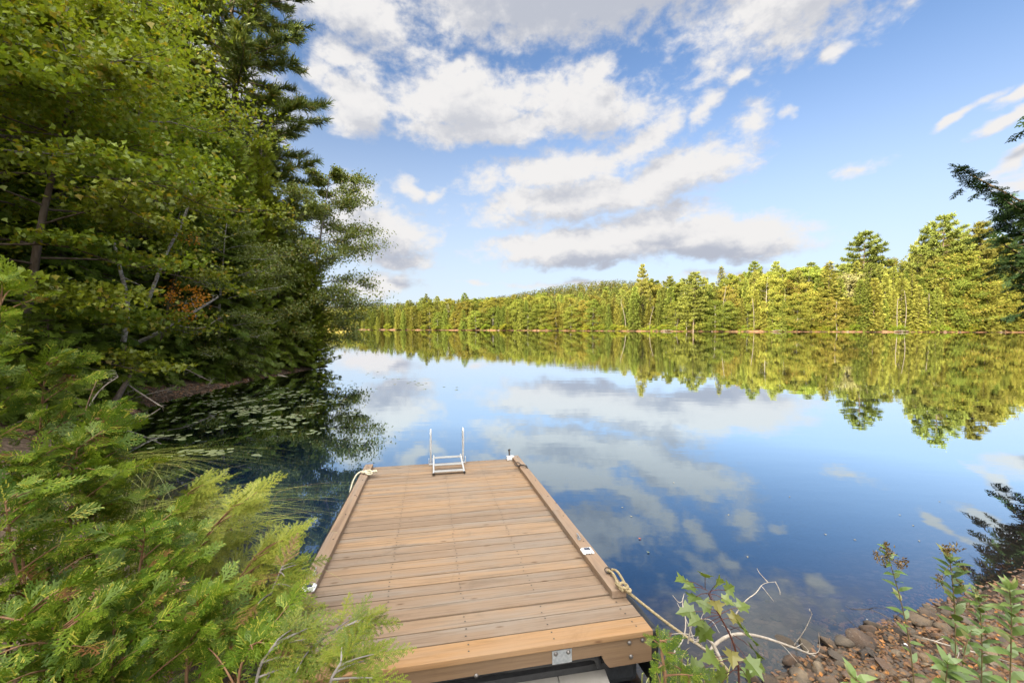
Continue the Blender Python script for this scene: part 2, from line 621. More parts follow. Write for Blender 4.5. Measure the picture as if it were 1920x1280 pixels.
def hemlock_frond(seed, n=9, step=.040, nl=.066, nw=.012):
    r = np.random.default_rng(seed)
    S = []

    def needles(p, d, L):
        m = max(3, int(L / step))
        a0 = math.atan2(d[1], d[0])
        for j in range(m):
            q = p + d * L * (j + .4) / m
            for sg in (-1, 1):
                a = a0 + sg * R(58 + r.uniform(-10, 10))
                k = nl * r.uniform(.8, 1.1) * (1 - .4 * j / m)
                S.append((q, q + np.array([math.cos(a), math.sin(a), r.uniform(-.2, .35)]) * k, nw, nw * .5))
        S.append((p, p + d * L, .007, .004))

    d0 = np.array([1, 0, -.1])
    needles(np.zeros(3), d0, 1.0)
    for i in range(n):
        t = .12 + .78 * i / n
        sg = 1 if i % 2 else -1
        a = sg * R(48 + r.uniform(-8, 8))
        needles(d0 * t, np.array([math.cos(a), math.sin(a), r.uniform(-.25, .05)]), (.42 * (1 - t) + .08) * r.uniform(.8, 1.1))
    return strips(S)


def mid_frond(seed, n=8, sub=3, w=.034):
    r = np.random.default_rng(seed)
    S = [((0, 0, 0), (1, 0, -.16), w * .8, w * .5)]
    for i in range(n):
        t = .05 + .9 * i / n
        sg = 1 if i % 2 else -1
        a = sg * R(46 + r.uniform(-10, 10))
        Ls = (.52 * (1 - t) ** .8 + .12) * r.uniform(.8, 1.15)
        p = np.array([t, 0, -.16 * t])
        d = np.array([math.cos(a), math.sin(a), r.uniform(-.3, .0)])
        S.append((p, p + d * Ls, w, w * .5))
        for j in range(sub):
            u = (j + .6) / sub
            b = a + (1 if j % 2 else -1) * R(45)
            q = p + d * Ls * u
            S.append((q, q + np.array([math.cos(b), math.sin(b), r.uniform(-.3, .1)]) * Ls * .42, w * .9, w * .35))
    return strips(S)


def tuft(seed, n=10, w=.05, spread=62):
    r = np.random.default_rng(seed)
    S = []
    for i in range(n):
        a = R(spread) * math.sqrt(r.uniform(0, 1))
        b = r.uniform(0, 2 * math.pi)
        d = np.array([math.cos(a), math.sin(a) * math.cos(b), math.sin(a) * math.sin(b)])
        o = np.array([r.uniform(-.35, .25), 0, 0])
        S.append((o, o + d * r.uniform(.75, 1.05), w, w * .4))
    return strips(S)


def far_clump(seed, n=6):
    """a clump of foliage as seen from far off: a few broad leaf masses at all angles"""
    r = np.random.default_rng(seed)
    V, Q = [], []
    for i in range(n):
        c = r.normal(0, .34, 3)
        a, b = nrm(r.normal(0, 1, 3)), r.normal(0, 1, 3)
        b = nrm(b - a * (a @ b))
        h, k = r.uniform(.22, .42), r.uniform(.18, .34)
        kk = len(V)
        V += [c - a * h, c - b * k, c + a * h, c + b * k]
        Q.append([kk, kk + 1, kk + 2, kk + 3])
    return (np.array(V), np.array(Q).ravel(), np.full(n, 4))


CED = [cedar_frond(s, 11, 4) for s in (1, 2, 3)]
HEM = [hemlock_frond(s) for s in (4, 5)]
MID = [mid_frond(s, 8, 3, .048) for s in (6, 7, 8)]
MIDC = [mid_frond(s, 7, 2, .075) for s in (16, 17)]
TUF = [tuft(s) for s in (9, 10, 11)]
FARF = [mid_frond(s, 6, 1, .085) for s in (12, 13)]
FTUF = [tuft(s, 9, .13, 80) for s in (14, 15)]
FCL = [far_clump(s) for s in (20, 21, 22)]


# ---------------------------------------------------------------- tree builders
def stem_line(r, H, n=9, wob=.02, lean=(0, 0)):
    z = np.linspace(0, 1, n)
    P = np.stack([lean[0] * z ** 1.5 * H, lean[1] * z ** 1.5 * H, z * H], 1)
    P[1:, :2] += np.cumsum(r.normal(0, wob * H / n, (n - 1, 2)), 0)
    return P


def on_line(P, t):
    t = np.clip(t, 0, 1) * (len(P) - 1)
    i = np.minimum(t.astype(int), len(P) - 2)
    f = (t - i)[..., None]
    return P[i] * (1 - f) + P[i + 1] * f


def broadleaf(seed, H, base, Rr, nl, nleaf, ls, T=T_LEAF, tr=.14, lean=(0, 0), flat=.55, up=.5, twigs=7, spread=.34, thin=1.0, nj=1.0, cs=.36):
    r = np.random.default_rng(seed)
    W, C = Acc(), Acc()
    P = stem_line(r, H, 10, .035, lean)
    W.tube(P, np.linspace(tr, tr * .18, len(P)), 7)
    O, Nn = [], []
    per = max(1, int(nleaf / (nl * twigs * 2)))
    for i in range(nl):
        t = base + (1 - base) * (i + r.uniform(0, .8)) / nl
        p = on_line(P, np.array([t]))[0]
        a = i * 2.4 + r.uniform(-.5, .5)
        prof = math.sin(math.pi * min(1, .22 + .78 * (t - base) / (1 - base) * .98)) ** .6
        L = Rr * (prof * .9 + .12) * r.uniform(.75, 1.15)
        rise = up * (.35 + t * .7) * r.uniform(.6, 1.3)
        d = np.array([math.cos(a), math.sin(a), 0])
        s = np.linspace(0, 1, 6)[:, None]
        B = p + d * L * s + np.array([0, 0, 1]) * (L * rise * s - L * .25 * s ** 2) + r.normal(0, .03 * L, (6, 3)) * s
        W.tube(B, np.linspace(tr * .34 * (1 - t * .6), .008, 6), 4, cap=False)
        for k in range(twigs):
            u = .25 + .75 * (k + r.uniform(0, 1)) / twigs
            q = on_line(B, np.array([u]))[0]
            aa = a + r.uniform(-1.25, 1.25)
            tl = L * spread * r.uniform(.5, 1.1)
            e = q + np.array([math.cos(aa), math.sin(aa), r.uniform(-.15, .5)]) * tl
            W.tube(np.array([q, (q + e) / 2 + r.normal(0, .03, 3), e]), [.012 * thin, .008 * thin, .004 * thin], 3, cap=False)
            for m in (0.55, 1.0):
                c = q + (e - q) * m
                n = per if per > 3 else max(1, r.poisson(per))
                o = c + r.normal(0, 1, (n, 3)) * np.array([1, 1, flat]) * tl * cs
                O.append(o)
    O = np.concatenate(O)
    n = len(O)
    Z = nrm(r.normal(0, nj, (n, 3)) + np.array([0, 0, 1.0]))
    D = r.normal(0, 1, (n, 3))
    D[:, 2] -= .35
    D = nrm(D - Z * (D * Z).sum(1, keepdims=True))
    C.place(T, O - D * ls * .5, D, np.cross(Z, D), Z, ls * r.uniform(.65, 1.2, n))
    return W, C


def conifer(seed, H, Rr, base, nb, TT, fl, droop=.25, rise=.15, tr=.12, pw=.8, gap=.24, lean=(0, 0), side=50, tiprise=0.0, wood=True, bend=1.0, uj=.5):
    """spruce, hemlock and cedar: whorls of boughs carrying flat sprays"""
    r = np.random.default_rng(seed)
    W, C = Acc(), Acc()
    P = stem_line(r, H, 8, .012, lean)
    W.tube(P, np.linspace(tr, .012, len(P)), 7)
    O, D, U, S = [], [], [], []
    for i in range(nb):
        f = (i + r.uniform(0, 1)) / nb
        t = base + (1 - base) * f
        p = on_line(P, np.array([t]))[0]
        a = i * 2.39996 + r.uniform(-.4, .4)
        L = Rr * ((1 - f) ** pw * .95 + .06) * r.uniform(.65, 1.15)
        d = np.array([math.cos(a), math.sin(a), 0])
        s = np.linspace(0, 1, 5)[:, None]
        z = L * (rise * (.3 + f) * s - droop * (1.1 - .7 * f) * s ** 2 + tiprise * s ** 3)
        B = p + d * L * s + np.array([0, 0, 1]) * z
        if wood:
            W.tube(B, np.linspace(.022 * min(1.5, L) + .004, .004, 5), 3, cap=False)
        n = max(2, int(L / gap))
        tg = nrm(np.gradient(B, axis=0))
        for k in range(n):
            u = .12 + .88 * (k + r.uniform(.2, .8)) / n
            q = on_line(B, np.array([u]))[0]
            dd = on_line(tg, np.array([u]))[0]
            for sg in (-1, 1):
                b = sg * R(side + r.uniform(-18, 18))
                v = np.array([dd[0] * math.cos(b) - dd[1] * math.sin(b), dd[0] * math.sin(b) + dd[1] * math.cos(b), dd[2] - r.uniform(.0, .35) * bend])
                O.append(q)
                D.append(v)
                S.append(fl * (.55 + .55 * (1 - u)) * r.uniform(.75, 1.2) * (.6 + .4 * min(1, L / (Rr * .5))))
        O.append(on_line(B, np.array([.9]))[0])
        D.append(tg[-1])
        S.append(fl * .8)
    O.append(P[-1] - np.array([0, 0, fl * .4]))
    D.append(np.array([.05, 0, 1.0]))
    S.append(fl)
    O, D, S = np.array(O), np.array(D), np.array(S)
    w = r.integers(0, len(TT), len(O))
    U = nrm(r.normal(0, uj, (len(O), 3)) + np.array([0, 0, 1.0]))
    for k, T in enumerate(TT):
        m = w == k
        C.along(T, O[m], D[m], U[m], S[m])
    return W, C


def pine(seed, H, base, nw, Lmax, TT, ts, tr=.28, per=5, dens=1.0, up=.22, irr=.35, prof=None, lean=(0, 0)):
    """white pine: whorls of long level boughs, needle plumes along their upper sides"""
    r = np.random.default_rng(seed)
    W, C = Acc(), Acc()
    P = stem_line(r, H, 10, .010, lean)
    W.tube(P, np.linspace(tr, .03, len(P)), 8)
    O, D, S = [], [], []
    for i in range(nw):
        f = (i + .5) / nw
        t = base + (1 - base) * f ** .95
        for j in range(per):
            p = on_line(P, np.array([t + r.normal(0, .006)]))[0]
            a = i * 1.1 + j * 2 * math.pi / per + r.uniform(-.35, .35)
            pr = (1 - f) ** .75 * .9 + .10 if prof is None else np.interp(f, *prof)
            L = Lmax * pr * r.uniform(1 - irr, 1 + irr * .6)
            rise = up * r.uniform(.3, 1.2) + .55 * f * f
            d = np.array([math.cos(a), math.sin(a), 0])
            s = np.linspace(0, 1, 6)[:, None]
            B = p + d * L * s + np.array([0, 0, 1]) * (L * (rise * s - .42 * s ** 2 + .36 * s ** 3))
            W.tube(B, np.linspace(.02 * L ** .8 + .012, .006, 6), 4, cap=False)
            n = max(3, int(L * 3.4 * dens / ts * .3))
            for k in range(n):
                u = .22 + .78 * (k + r.uniform(0, 1)) / n
                q = on_line(B, np.array([u]))[0]
                sg = r.choice((-1, 1))
                b = a + sg * r.uniform(.15, 1.15)
                tl = L * .26 * (1.15 - u) + ts * .5
                e = q + np.array([math.cos(b), math.sin(b), r.uniform(0.0, .28)]) * tl * r.uniform(.4, 1)
                for m in ((1.0,) if dens < 1 else (.35, .7, 1.0)):
                    O.append(q + (e - q) * m)
                    D.append(np.array([math.cos(b), math.sin(b), r.uniform(.15, .9)]))
                    S.append(ts * r.uniform(.7, 1.2))
            O.append(B[-1])
            D.append(d + np.array([0, 0, .4]))
            S.append(ts)
    for k in range(4):
        O.append(P[-1] - np.array([0, 0, ts * .5 * k]))
        D.append(np.array([r.normal(0, .3), r.normal(0, .3), 1.0]))
        S.append(ts)
    O, D, S = np.array(O), np.array(D), np.array(S)
    w = r.integers(0, len(TT), len(O))
    for k, T in enumerate(TT):
        m = w == k
        C.along(T, O[m], D[m], nrm(r.normal(0, .3, (m.sum(), 3)) + np.array([0, 0, 1.0])), S[m], 0, r.uniform(-1.5, 1.5, m.sum()))
    return W, C


def make_tree(name, label, cat, WC, bark, leaf, loc=(0, 0, -500), rz=0, group=None, crown='crown'):
    t = thing(name, label, cat, loc, rz, group)
    WC[0].build('trunk', bark, t)
    WC[1].build(crown, leaf, t)
    return t


class Kind:
    """one built tree; the first use places it, later uses copy it with its parts"""

    def __init__(self, name, cat, WC, bark, leaf, crown='crown'):
        self.root = make_tree(name, None, cat, WC, bark, leaf, crown=crown)
        self.used = False

    def put(self, loc, rz=0.0, sc=1.0, label=None, group=None):
        s = sc if isinstance(sc, (tuple, list)) else (sc, sc, sc)
        if not self.used:
            self.used = True
            o = self.root
            o.location = tuple(float(x) for x in loc)
            o.rotation_euler = (0, 0, rz)
            o.scale = s
            return tag(o, label, None, group)
        o = self.root.copy()
        if 'group' in o and not group:
            del o['group']
        o2 = dup(self.root, loc, rz, s, label, group)
        bpy.data.objects.remove(o)
        if not group and 'group' in o2:
            del o2['group']
        return o2


# ---------------------------------------------------------------- lake outline and ground
FAR_PX = [(2060, 134), (1920, 136), (1700, 141), (1500, 145), (1340, 150), (1200, 160), (1000, 175), (850, 186), (700, 198), (610, 206), (540, 216), (440, 232), (330, 240)]
LAKE = [(-10.9, 25.7), (-11.55, 23.5), (-11.9, 21), (-11.9, 18.5), (-11.6, 13.9), (-10.1, 10.6), (-7.6, 7.4), (-4.6, 4.9), (-2.2, 3.3), (-.6, 2.55), (.6, 2.45), (1.45, 2.72), (2.0, 3.05),
        (2.9, 3.45), (3.8, 3.80), (5.3, 4.3), (9, 6.6), (12.6, 9.6), (17, 13.6), (26, 21), (45, 36.5), (80, 65), (118, 96), (150, 119)]
LAKE += [((px - 960) / F * d, d) for px, d in FAR_PX]
LAKE += [(-170, 190), (-120, 120), (-66, 62), (-34, 42), (-18, 31.5), (-12.6, 28.2)]
LAKE = np.array(LAKE)


def lake_dist(x, y):
    """signed distance to the shoreline: positive on land"""
    P = np.stack([x, y], -1).reshape(-1, 1, 2)
    A = LAKE[None]
    B = np.roll(LAKE, -1, 0)[None]
    out = np.empty(len(P))
    for s in range(0, len(P), 20000):
        p = P[s:s + 20000]
        ab = B - A
        t = np.clip(((p - A) * ab).sum(-1) / (ab ** 2).sum(-1), 0, 1)
        d = np.sqrt((((A + t[..., None] * ab) - p) ** 2).sum(-1)).min(1)
        y0, y1 = A[..., 1], B[..., 1]
        c = (y0 > p[..., 1]) != (y1 > p[..., 1])
        xi = A[..., 0] + (p[..., 1] - y0) / np.where(y1 == y0, 1e-9, y1 - y0) * ab[..., 0]
        ins = ((c & (p[..., 0] < xi)).sum(1) % 2) == 1
        out[s:s + 20000] = np.where(ins, -d, d)
    return out.reshape(np.shape(x))


def wav(x, y, s, k):
    return (np.sin(x * s + k) * np.cos(y * s * 1.13 + 1.7 * k) + .6 * np.sin(x * s * 2.3 - y * s * 1.9 + k * 3) + .35 * np.cos(x * s * 4.7 + y * s * 4.1 - k)) / 1.95


def height(x, y):
    x, y = np.asarray(x, float), np.asarray(y, float)
    d = lake_dist(x, y)
    far = np.clip((y - 110) / 30, 0, 1)
    near = np.where(d > 0, np.where(d < .9, .17 * d, np.where(d < 2.6, .153 + .37 * (d - .9), .78 + .12 * (d - 2.6))), 0)
    near = np.minimum(near, 7)
    fl = .25 * np.minimum(d, 2) + np.clip(d - 2, 0, None) * (.045 + .06 * np.clip((x + 40) / 180, 0, 1))
    hill = 36 * np.exp(-((x - 120) / 150) ** 2 - ((y - 560) / 170) ** 2) + 12 * np.exp(-((x - 340) / 150) ** 2 - ((y - 420) / 150) ** 2)
    fl = np.minimum(fl, 9) + hill * np.clip((d - 30) / 80, 0, 1)
    h = np.where(d > 0, near * (1 - far) + fl * far, np.maximum(-.26 * np.abs(d), -2.4))
    b = wav(x, y, 3.1, .4) * .03 + wav(x, y, .8, 1.4) * .06
    return h + b * np.clip(np.abs(d) / 1.0, .15, 1) + np.where(d > 8, wav(x, y, .11, 2.2) * .5, 0)


def hz_(x, y):
    return float(height(np.array([x]), np.array([y]))[0])


# ground: rings about the shore where one stands, out to the horizon
nr, na = 230, 300
rr = np.concatenate([[0.0], np.geomspace(.35, 2600, nr - 1)])
th = np.linspace(0, 2 * math.pi, na, endpoint=False)
gx = (rr[:, None] * np.sin(th)[None])
gy = (rr[:, None] * np.cos(th)[None]) + 1.0
gz = height(gx, gy)
i, j = np.meshgrid(np.arange(nr - 1), np.arange(na), indexing='ij')
k = (j + 1) % na
Q = np.stack([i * na + j, (i + 1) * na + j, (i + 1) * na + k, i * na + k], -1).reshape(-1, 4)

m_gr, t, p = principled('ground_litter', .95, .1)
tco = t.n('ShaderNodeNewGeometry').outputs['Position']
sp = t.n('ShaderNodeSeparateXYZ')
t.l(tco, sp.inputs[0])
n1 = t.noise(tco, 1.6, 6, .65).outputs['Fac']
n2 = t.noise(tco, 19.0, 5, .7).outputs['Fac']
litter = t.mix(t.smooth(n2, .38, .66), (.042, .030, .020), (.125, .082, .048))
litter = t.mix(t.smooth(n1, .45, .68, 0, .6), litter, (.040, .058, .020))
vo = t.n('ShaderNodeTexVoronoi')
vo.inputs['Scale'].default_value = 8.0
wv_ = t.vmath('MULTIPLY', t.vmath('SUBTRACT', t.noise(tco, 5.0, 4, .6).outputs['Color'], (.5, .5, .5)), (.22, .22, .22))
t.l(t.vmath('ADD', tco, wv_), vo.inputs['Vector'])
pc = t.n('ShaderNodeSeparateColor')
t.l(vo.outputs['Color'], pc.inputs[0])
peb = t.mix(pc.outputs[0], (.12, .088, .062), (.20, .150, .108))
peb = t.mix(t.smooth(vo.outputs['Distance'], .32, .60, 0, .7), peb, (.060, .044, .032))
peb = t.mix(t.smooth(n2, .45, .7, 0, .6), peb, (.09, .062, .04))
peb = t.mix(t.smooth(n1, .40, .62, 0, .6), peb, (.09, .065, .045))
# stony strand up to about 0.7 m above the water, deep bed painted blue for light scattered in the water
strand = t.smooth(sp.outputs['Z'], .42, .20)
col = t.mix(strand, litter, peb)
deep_blue = t.smooth(sp.outputs['Z'], -.05, -.50)
col = t.mix(deep_blue, col, t.mix(n1, (.006, .040, .150), (.012, .052, .175)))
# the far strand is red-brown earth
farb = t.math('MULTIPLY', t.smooth(sp.outputs['Y'], 100, 120), t.smooth(sp.outputs['Z'], .95, .55))
col = t.mix(farb, col, t.mix(t.smooth(t.noise(tco, .35, 4, .7).outputs['Fac'], .42, .58), (.07, .06, .03), (.34, .19, .11)))
farf = t.math('MULTIPLY', t.smooth(sp.outputs['Y'], 100, 120), t.smooth(sp.outputs['Z'], .55, .95))
col = t.mix(farf, col, t.mix(n1, (.06, .075, .015), (.11, .11, .02)))
t.l(col, p.inputs['Base Color'])
wet = t.math('MULTIPLY', t.smooth(sp.outputs['Z'], .09, .02), t.smooth(sp.outputs['Z'], -.12, -.02))
col = t.mix(t.math('MULTIPLY', wet, .6), col, (.035, .026, .02))
t.l(col, p.inputs['Base Color'])
bp = t.n('ShaderNodeBump')
bp.inputs['Strength'].default_value = .7
bp.inputs['Distance'].default_value = .03
t.l(t.math('ADD', t.math('MULTIPLY', vo.outputs['Distance'], -1.0), n2), bp.inputs['Height'])
t.l(bp.outputs[0], p.inputs['Normal'])
A = Acc()
A.quads(np.stack([gx, gy, gz], -1).reshape(-1, 3), Q, 0, True)
gob = A.build('ground', m_gr)
tag(gob, 'brown stony lake shore and forest floor', 'ground', None, 'structure')

# water: one sheet cut a little outside the outline, the ground rises through it
m_w, t, out = newmat('lake_water')
pos = t.n('ShaderNodeNewGeometry').outputs['Position']
sp = t.n('ShaderNodeSeparateXYZ')
t.l(pos, sp.inputs[0])
v1 = t.vmath('MULTIPLY', pos, (.55, 1.3, 1))
a1 = t.noise(v1, 1.0, 3, .5).outputs['Fac']
v2 = t.vmath('MULTIPLY', pos, (2.2, 5.5, 1))
a2 = t.noise(v2, 1.0, 3, .55).outputs['Fac']
patch = t.smooth(t.noise(t.vmath('MULTIPLY', pos, (.018, .055, 1)), 1.0, 3, .55).outputs['Fac'], .45, .66)
hgt = t.math('MULTIPLY_ADD', a1, .0055, t.math('MULTIPLY', a2, t.math('MULTIPLY_ADD', patch, .0030, .0)))
bp = t.n('ShaderNodeBump')
bp.inputs['Strength'].default_value = 1.0
bp.inputs['Distance'].default_value = .42
t.l(hgt, bp.inputs['Height'])
gl = t.n('ShaderNodeBsdfGlossy')
gl.inputs['Roughness'].default_value = .0
t.l(bp.outputs[0], gl.inputs['Normal'])
fr = t.n('ShaderNodeFresnel')
fr.inputs['IOR'].default_value = 1.75
t.l(bp.outputs[0], fr.inputs['Normal'])
t.l(t.mix(t.smooth(fr.outputs[0], .15, .72), (.78, .93, 1.0), (.98, .98, 1.0)), gl.inputs[0])
trn = t.n('ShaderNodeBsdfTransparent')
trn.inputs[0].default_value = (.86, .82, .75, 1)
df = t.n('ShaderNodeBsdfDiffuse')
df.inputs[0].default_value = (.008, .020, .050, 1)
mb = t.n('ShaderNodeMixShader')
mb.inputs[0].default_value = .16
t.l(trn.outputs[0], mb.inputs[1])
t.l(df.outputs[0], mb.inputs[2])
mx = t.n('ShaderNodeMixShader')
t.l(t.math('MINIMUM', t.math('MULTIPLY_ADD', fr.outputs[0], 3.6, -.23, clamp=True), .97), mx.inputs[0])
t.l(mb.outputs[0], mx.inputs[1])
t.l(gl.outputs[0], mx.inputs[2])
t.l(mx.outputs[0], out.inputs[0])
A = Acc()
wn = nrm(LAKE - np.roll(LAKE, 1, 0)) + nrm(np.roll(LAKE, -1, 0) - LAKE)
wn = nrm(np.stack([-wn[:, 1], wn[:, 0]], 1))
probe = lake_dist(*(LAKE + wn * .05).T)
wn *= np.where(probe > 0, 1, -1)[:, None]
WP = LAKE + wn * np.where(np.hypot(*LAKE.T) < 30, .5, 2.5)[:, None]
bm = bmesh.new()
vs = [bm.verts.new((x, y, 0)) for x, y in WP]
bm.faces.new(vs)
bmesh.ops.triangulate(bm, faces=bm.faces[:])
bm.normal_update()
for f in bm.faces:
    if f.normal.z < 0:
        f.normal_flip()
A.frombm(bm)
wob_ = A.build('water', m_w)
tag(wob_, 'calm lake water mirroring sky and trees', 'water', None, 'structure')


# ---------------------------------------------------------------- the dock
YAW, TILT = R(11.0), -.048
DW, DL = 2.47, 4.45
NR = np.array([.945, 2.81, EYE - 2.06])                # near right corner of the deck
_u = np.array([math.cos(YAW), math.sin(YAW), 0])
_v = nrm(np.array([-math.sin(YAW), math.cos(YAW), TILT]))
_w = np.cross(_u, _v)
BASE = .42
D0 = NR - _u * DW / 2 + _v * DL / 2 - _w * BASE
DM = Matrix([list(c) + [0] for c in (_u, _v, _w)] + [[0, 0, 0, 1]])
DM = Matrix.Translation(Vector(D0)) @ Matrix([[_u[0], _v[0], _w[0], 0], [_u[1], _v[1], _w[1], 0], [_u[2], _v[2], _w[2], 0], [0, 0, 0, 1]])
DI = DM.inverted()


def deck_uv(px, py, h=0.0):
    """where a sight line meets the plane H above the deck, in dock coordinates"""
    r = ray(px, py)
    o = np.array([0, 0, EYE])
    P0 = D0 + _w * (BASE + h)
    tt = ((P0 - o) @ _w) / (r @ _w)
    q = DI @ Vector(o + r * tt)
    return np.array([q.x, q.y, BASE + h])


W_DECK = woodmat('deck_boards', [(.315, .205, .118), (.215, .152, .104), (.225, .190, .155), (.108, .075, .050), (.085, .045, .022)], 0)
W_FIRST = woodmat('newer_board', [(.35, .205, .090), (.32, .185, .085), (.30, .20, .12), (.19, .108, .05), (.12, .06, .03)], 0)
W_RAIL = woodmat('curb_wood', [(.30, .195, .120), (.26, .18, .12), (.23, .19, .155), (.15, .10, .07), (.09, .05, .03)], 1)
W_BEAM = woodmat('treated_beam', [(.23, .145, .08), (.20, .13, .075), (.18, .13, .09), (.12, .075, .045), (.10, .06, .03)], 0)
M_FLOAT = plainmat('black_plastic', (.012, .013, .015), (.022, .023, .026), 30, .38, .5, 0, .15)
M_GALV = plainmat('galvanised_steel', (.36, .40, .44), (.52, .55, .58), 45, .42, .5, .75, .1)
M_BOLT = plainmat('dull_bolt', (.14, .13, .125), (.25, .24, .23), 60, .45, .5, .7)
M_SCREW = plainmat('screw_head', (.045, .04, .035), (.09, .08, .07), 60, .6, .3, .4)
M_ALU = plainmat('white_aluminium', (.60, .61, .62), (.48, .49, .50), 20, .32, .5, .25)
M_TREAD = plainmat('grey_tread', (.42, .42, .41), (.33, .33, .32), 30, .5, .4, .3, .2)
M_WHITE = plainmat('white_plastic', (.80, .81, .82), (.72, .73, .74), 20, .35, .5)
M_LENS = plainmat('solar_cell', (.03, .035, .05), (.09, .10, .13), 60, .15, .6)
M_ROPE = plainmat('rope_fibre', (.50, .41, .25), (.34, .27, .15), 90, .9, .1, 0, .8, (1, 1, 1), 3)
M_ROPEW = plainmat('pale_rope', (.80, .76, .60), (.62, .57, .40), 90, .9, .1, 0, .8, (1, 1, 1), 3)
M_IRON = plainmat('dark_iron', (.03, .028, .027), (.075, .06, .05), 40, .6, .4, .5)

dock = thing('floating_dock', 'weathered timber floating dock with curb rails running out over the calm lake', 'dock')
dock.matrix_world = DM


def dchild(name, acc, mats, label=None, parent=dock):
    return tag(acc.build(name, mats, parent), label)


DH = BASE
NB = 31
pit = DL / NB
A = Acc()
r_ = np.random.default_rng(3)
for b in range(NB):
    v0 = -DL / 2 + b * pit
    z = r_.normal(0, .0012)
    e = r_.normal(0, .003, 2)
    if b == 0:
        A.box((-DW / 2 - .004, v0 - .012, DH - .036), (DW / 2 + .004, v0 + pit - .006, DH + .001), .004, 1)
    else:
        A.box((-DW / 2 + e[0], v0 + .0055, DH - .032 + z), (DW / 2 + e[1], v0 + pit - .0055, DH + z), .0025, 0)
disc = [(math.cos(a) * .0065, math.sin(a) * .0065, 0) for a in np.arange(8) * math.pi / 4]
TD = (np.array(disc), np.arange(8), np.array([8]))
so_ = []
for b in range(NB):
    for uu in (-.93, -.46, 0.0, .46, .93):
        for q in (.28, .72):
            so_.append((uu * DW / 2 * .985 + r_.normal(0, .006), -DL / 2 + (b + q) * pit + r_.normal(0, .004), DH + .0032))
so_ = np.array(so_)
A.place(TD, so_, np.tile([1.0, 0, 0], (len(so_), 1)), np.tile([0, 1.0, 0], (len(so_), 1)), np.tile([0, 0, 1.0], (len(so_), 1)), 1.0, 2)
dchild('decking', A, [W_DECK, W_FIRST, M_SCREW])

RW, RH = .118, .058
for sg, vs0 in ((1, .37), (-1, .30)):
    A = Acc()
    u0, u1 = (DW / 2 - RW, DW / 2) if sg > 0 else (-DW / 2, -DW / 2 + RW)
    A.box((u0, -DL / 2 + vs0, DH + .003), (u1, -DL / 2 + vs0 + 1.62, DH + .003 + RH), .005)
    A.box((u0 + .002, -DL / 2 + vs0 + 1.625, DH + .003), (u1 + .001, DL / 2 - .03, DH + .001 + RH), .005)
    for vv in np.arange(-DL / 2 + vs0 + .2, DL / 2 - .1, .62):
        A.tube(np.array([((u0 + u1) / 2 + .02, vv, DH + RH), ((u0 + u1) / 2 + .02, vv, DH + RH + .006)]), .007, 8, 1)
    dchild('curb_rail', A, [W_RAIL, M_SCREW])

# beam under the near edge, notched over the float's arch
A = Acc()
yb0, yb1 = -DL / 2 + .002, -DL / 2 + .042
zt, zb, zm = DH - .040, DH - .215, DH - .128
prof = [(-DW / 2, zt), (-DW / 2, zb), (-.62, zb)]
for a in np.linspace(0, math.pi / 2, 6):
    prof.append((-.62 + .05 * math.sin(a), zb + (zm - zb) - .05 + .05 * (1 - math.cos(a)) if False else zb + (zm - zb) * (a / (math.pi / 2))))
for a in np.linspace(math.pi / 2, 0, 6):
    prof.append((.88 - .05 * math.sin(a) + .05, zb + (zm - zb) * (a / (math.pi / 2))))
prof += [(DW / 2, zb), (DW / 2, zt)]
bm = bmesh.new()
f0 = [bm.verts.new((x, yb0, z)) for x, z in prof]
fc = bm.faces.new(f0)
ex = bmesh.ops.extrude_face_region(bm, geom=[fc])
for v in ex['geom']:
    if isinstance(v, bmesh.types.BMVert):
        v.co.y = yb1
bmesh.ops.recalc_face_normals(bm, faces=bm.faces[:])
A.frombm(bm)
A.box((-DW / 2, DL / 2 - .04, DH - .2), (DW / 2, DL / 2 - .004, DH - .036), .004)
for sg in (-1, 1):
    A.box((sg * (DW / 2 - .045), yb1 + .003, DH - .2), (sg * (DW / 2 - .005), DL / 2 - .044, DH - .036), .004)
beam = dchild('end_beam', A, [W_BEAM])


def dome(acc, p, rad, ax=(0, -1, 0), mat=0):
    p, ax = np.array(p, float), np.array(ax, float)
    acc.tube(np.array([p, p + ax * .004, p + ax * (.004 + rad * .30), p + ax * (.004 + rad * .55)]), [rad * 1.35, rad * 1.3, rad, rad * .45], 10, mat)


for (px, py) in ((1180, 1204), (1204.5, 1199), (1183, 1230), (893, 1266), (700, 1279)):
    r = ray(px, py)
    o = DI @ Vector((0, 0, EYE))
    d = DI.to_3x3() @ Vector(r)
    tt = (yb0 - .001 - o.y) / d.y
    q = o + d * tt
    A = Acc()
    dome(A, (q.x, yb0 - .001, q.z), .011)
    dchild('bolt', A, [M_BOLT], None, beam)


def on_face(px, py, yy):
    r = ray(px, py)
    o = DI @ Vector((0, 0, EYE))
    d = DI.to_3x3() @ Vector(r)
    q = o + d * ((yy - o.y) / d.y)
    return q


A = Acc()
qa, qb = on_face(1035, 1229, yb0), on_face(1072, 1252, yb0)
A.box((qa.x, yb0 - .006, zm - .005), (qb.x, yb0 - .001, zt - .006), .001)
plate = dchild('bracket', A, [M_GALV], 'galvanised steel plate with two bolts')
for u in (.18, .82):
    A = Acc()
    dome(A, (qa.x + (qb.x - qa.x) * u, yb0 - .006, zt - .025), .011)
    dchild('bolt', A, [M_BOLT], None, plate)

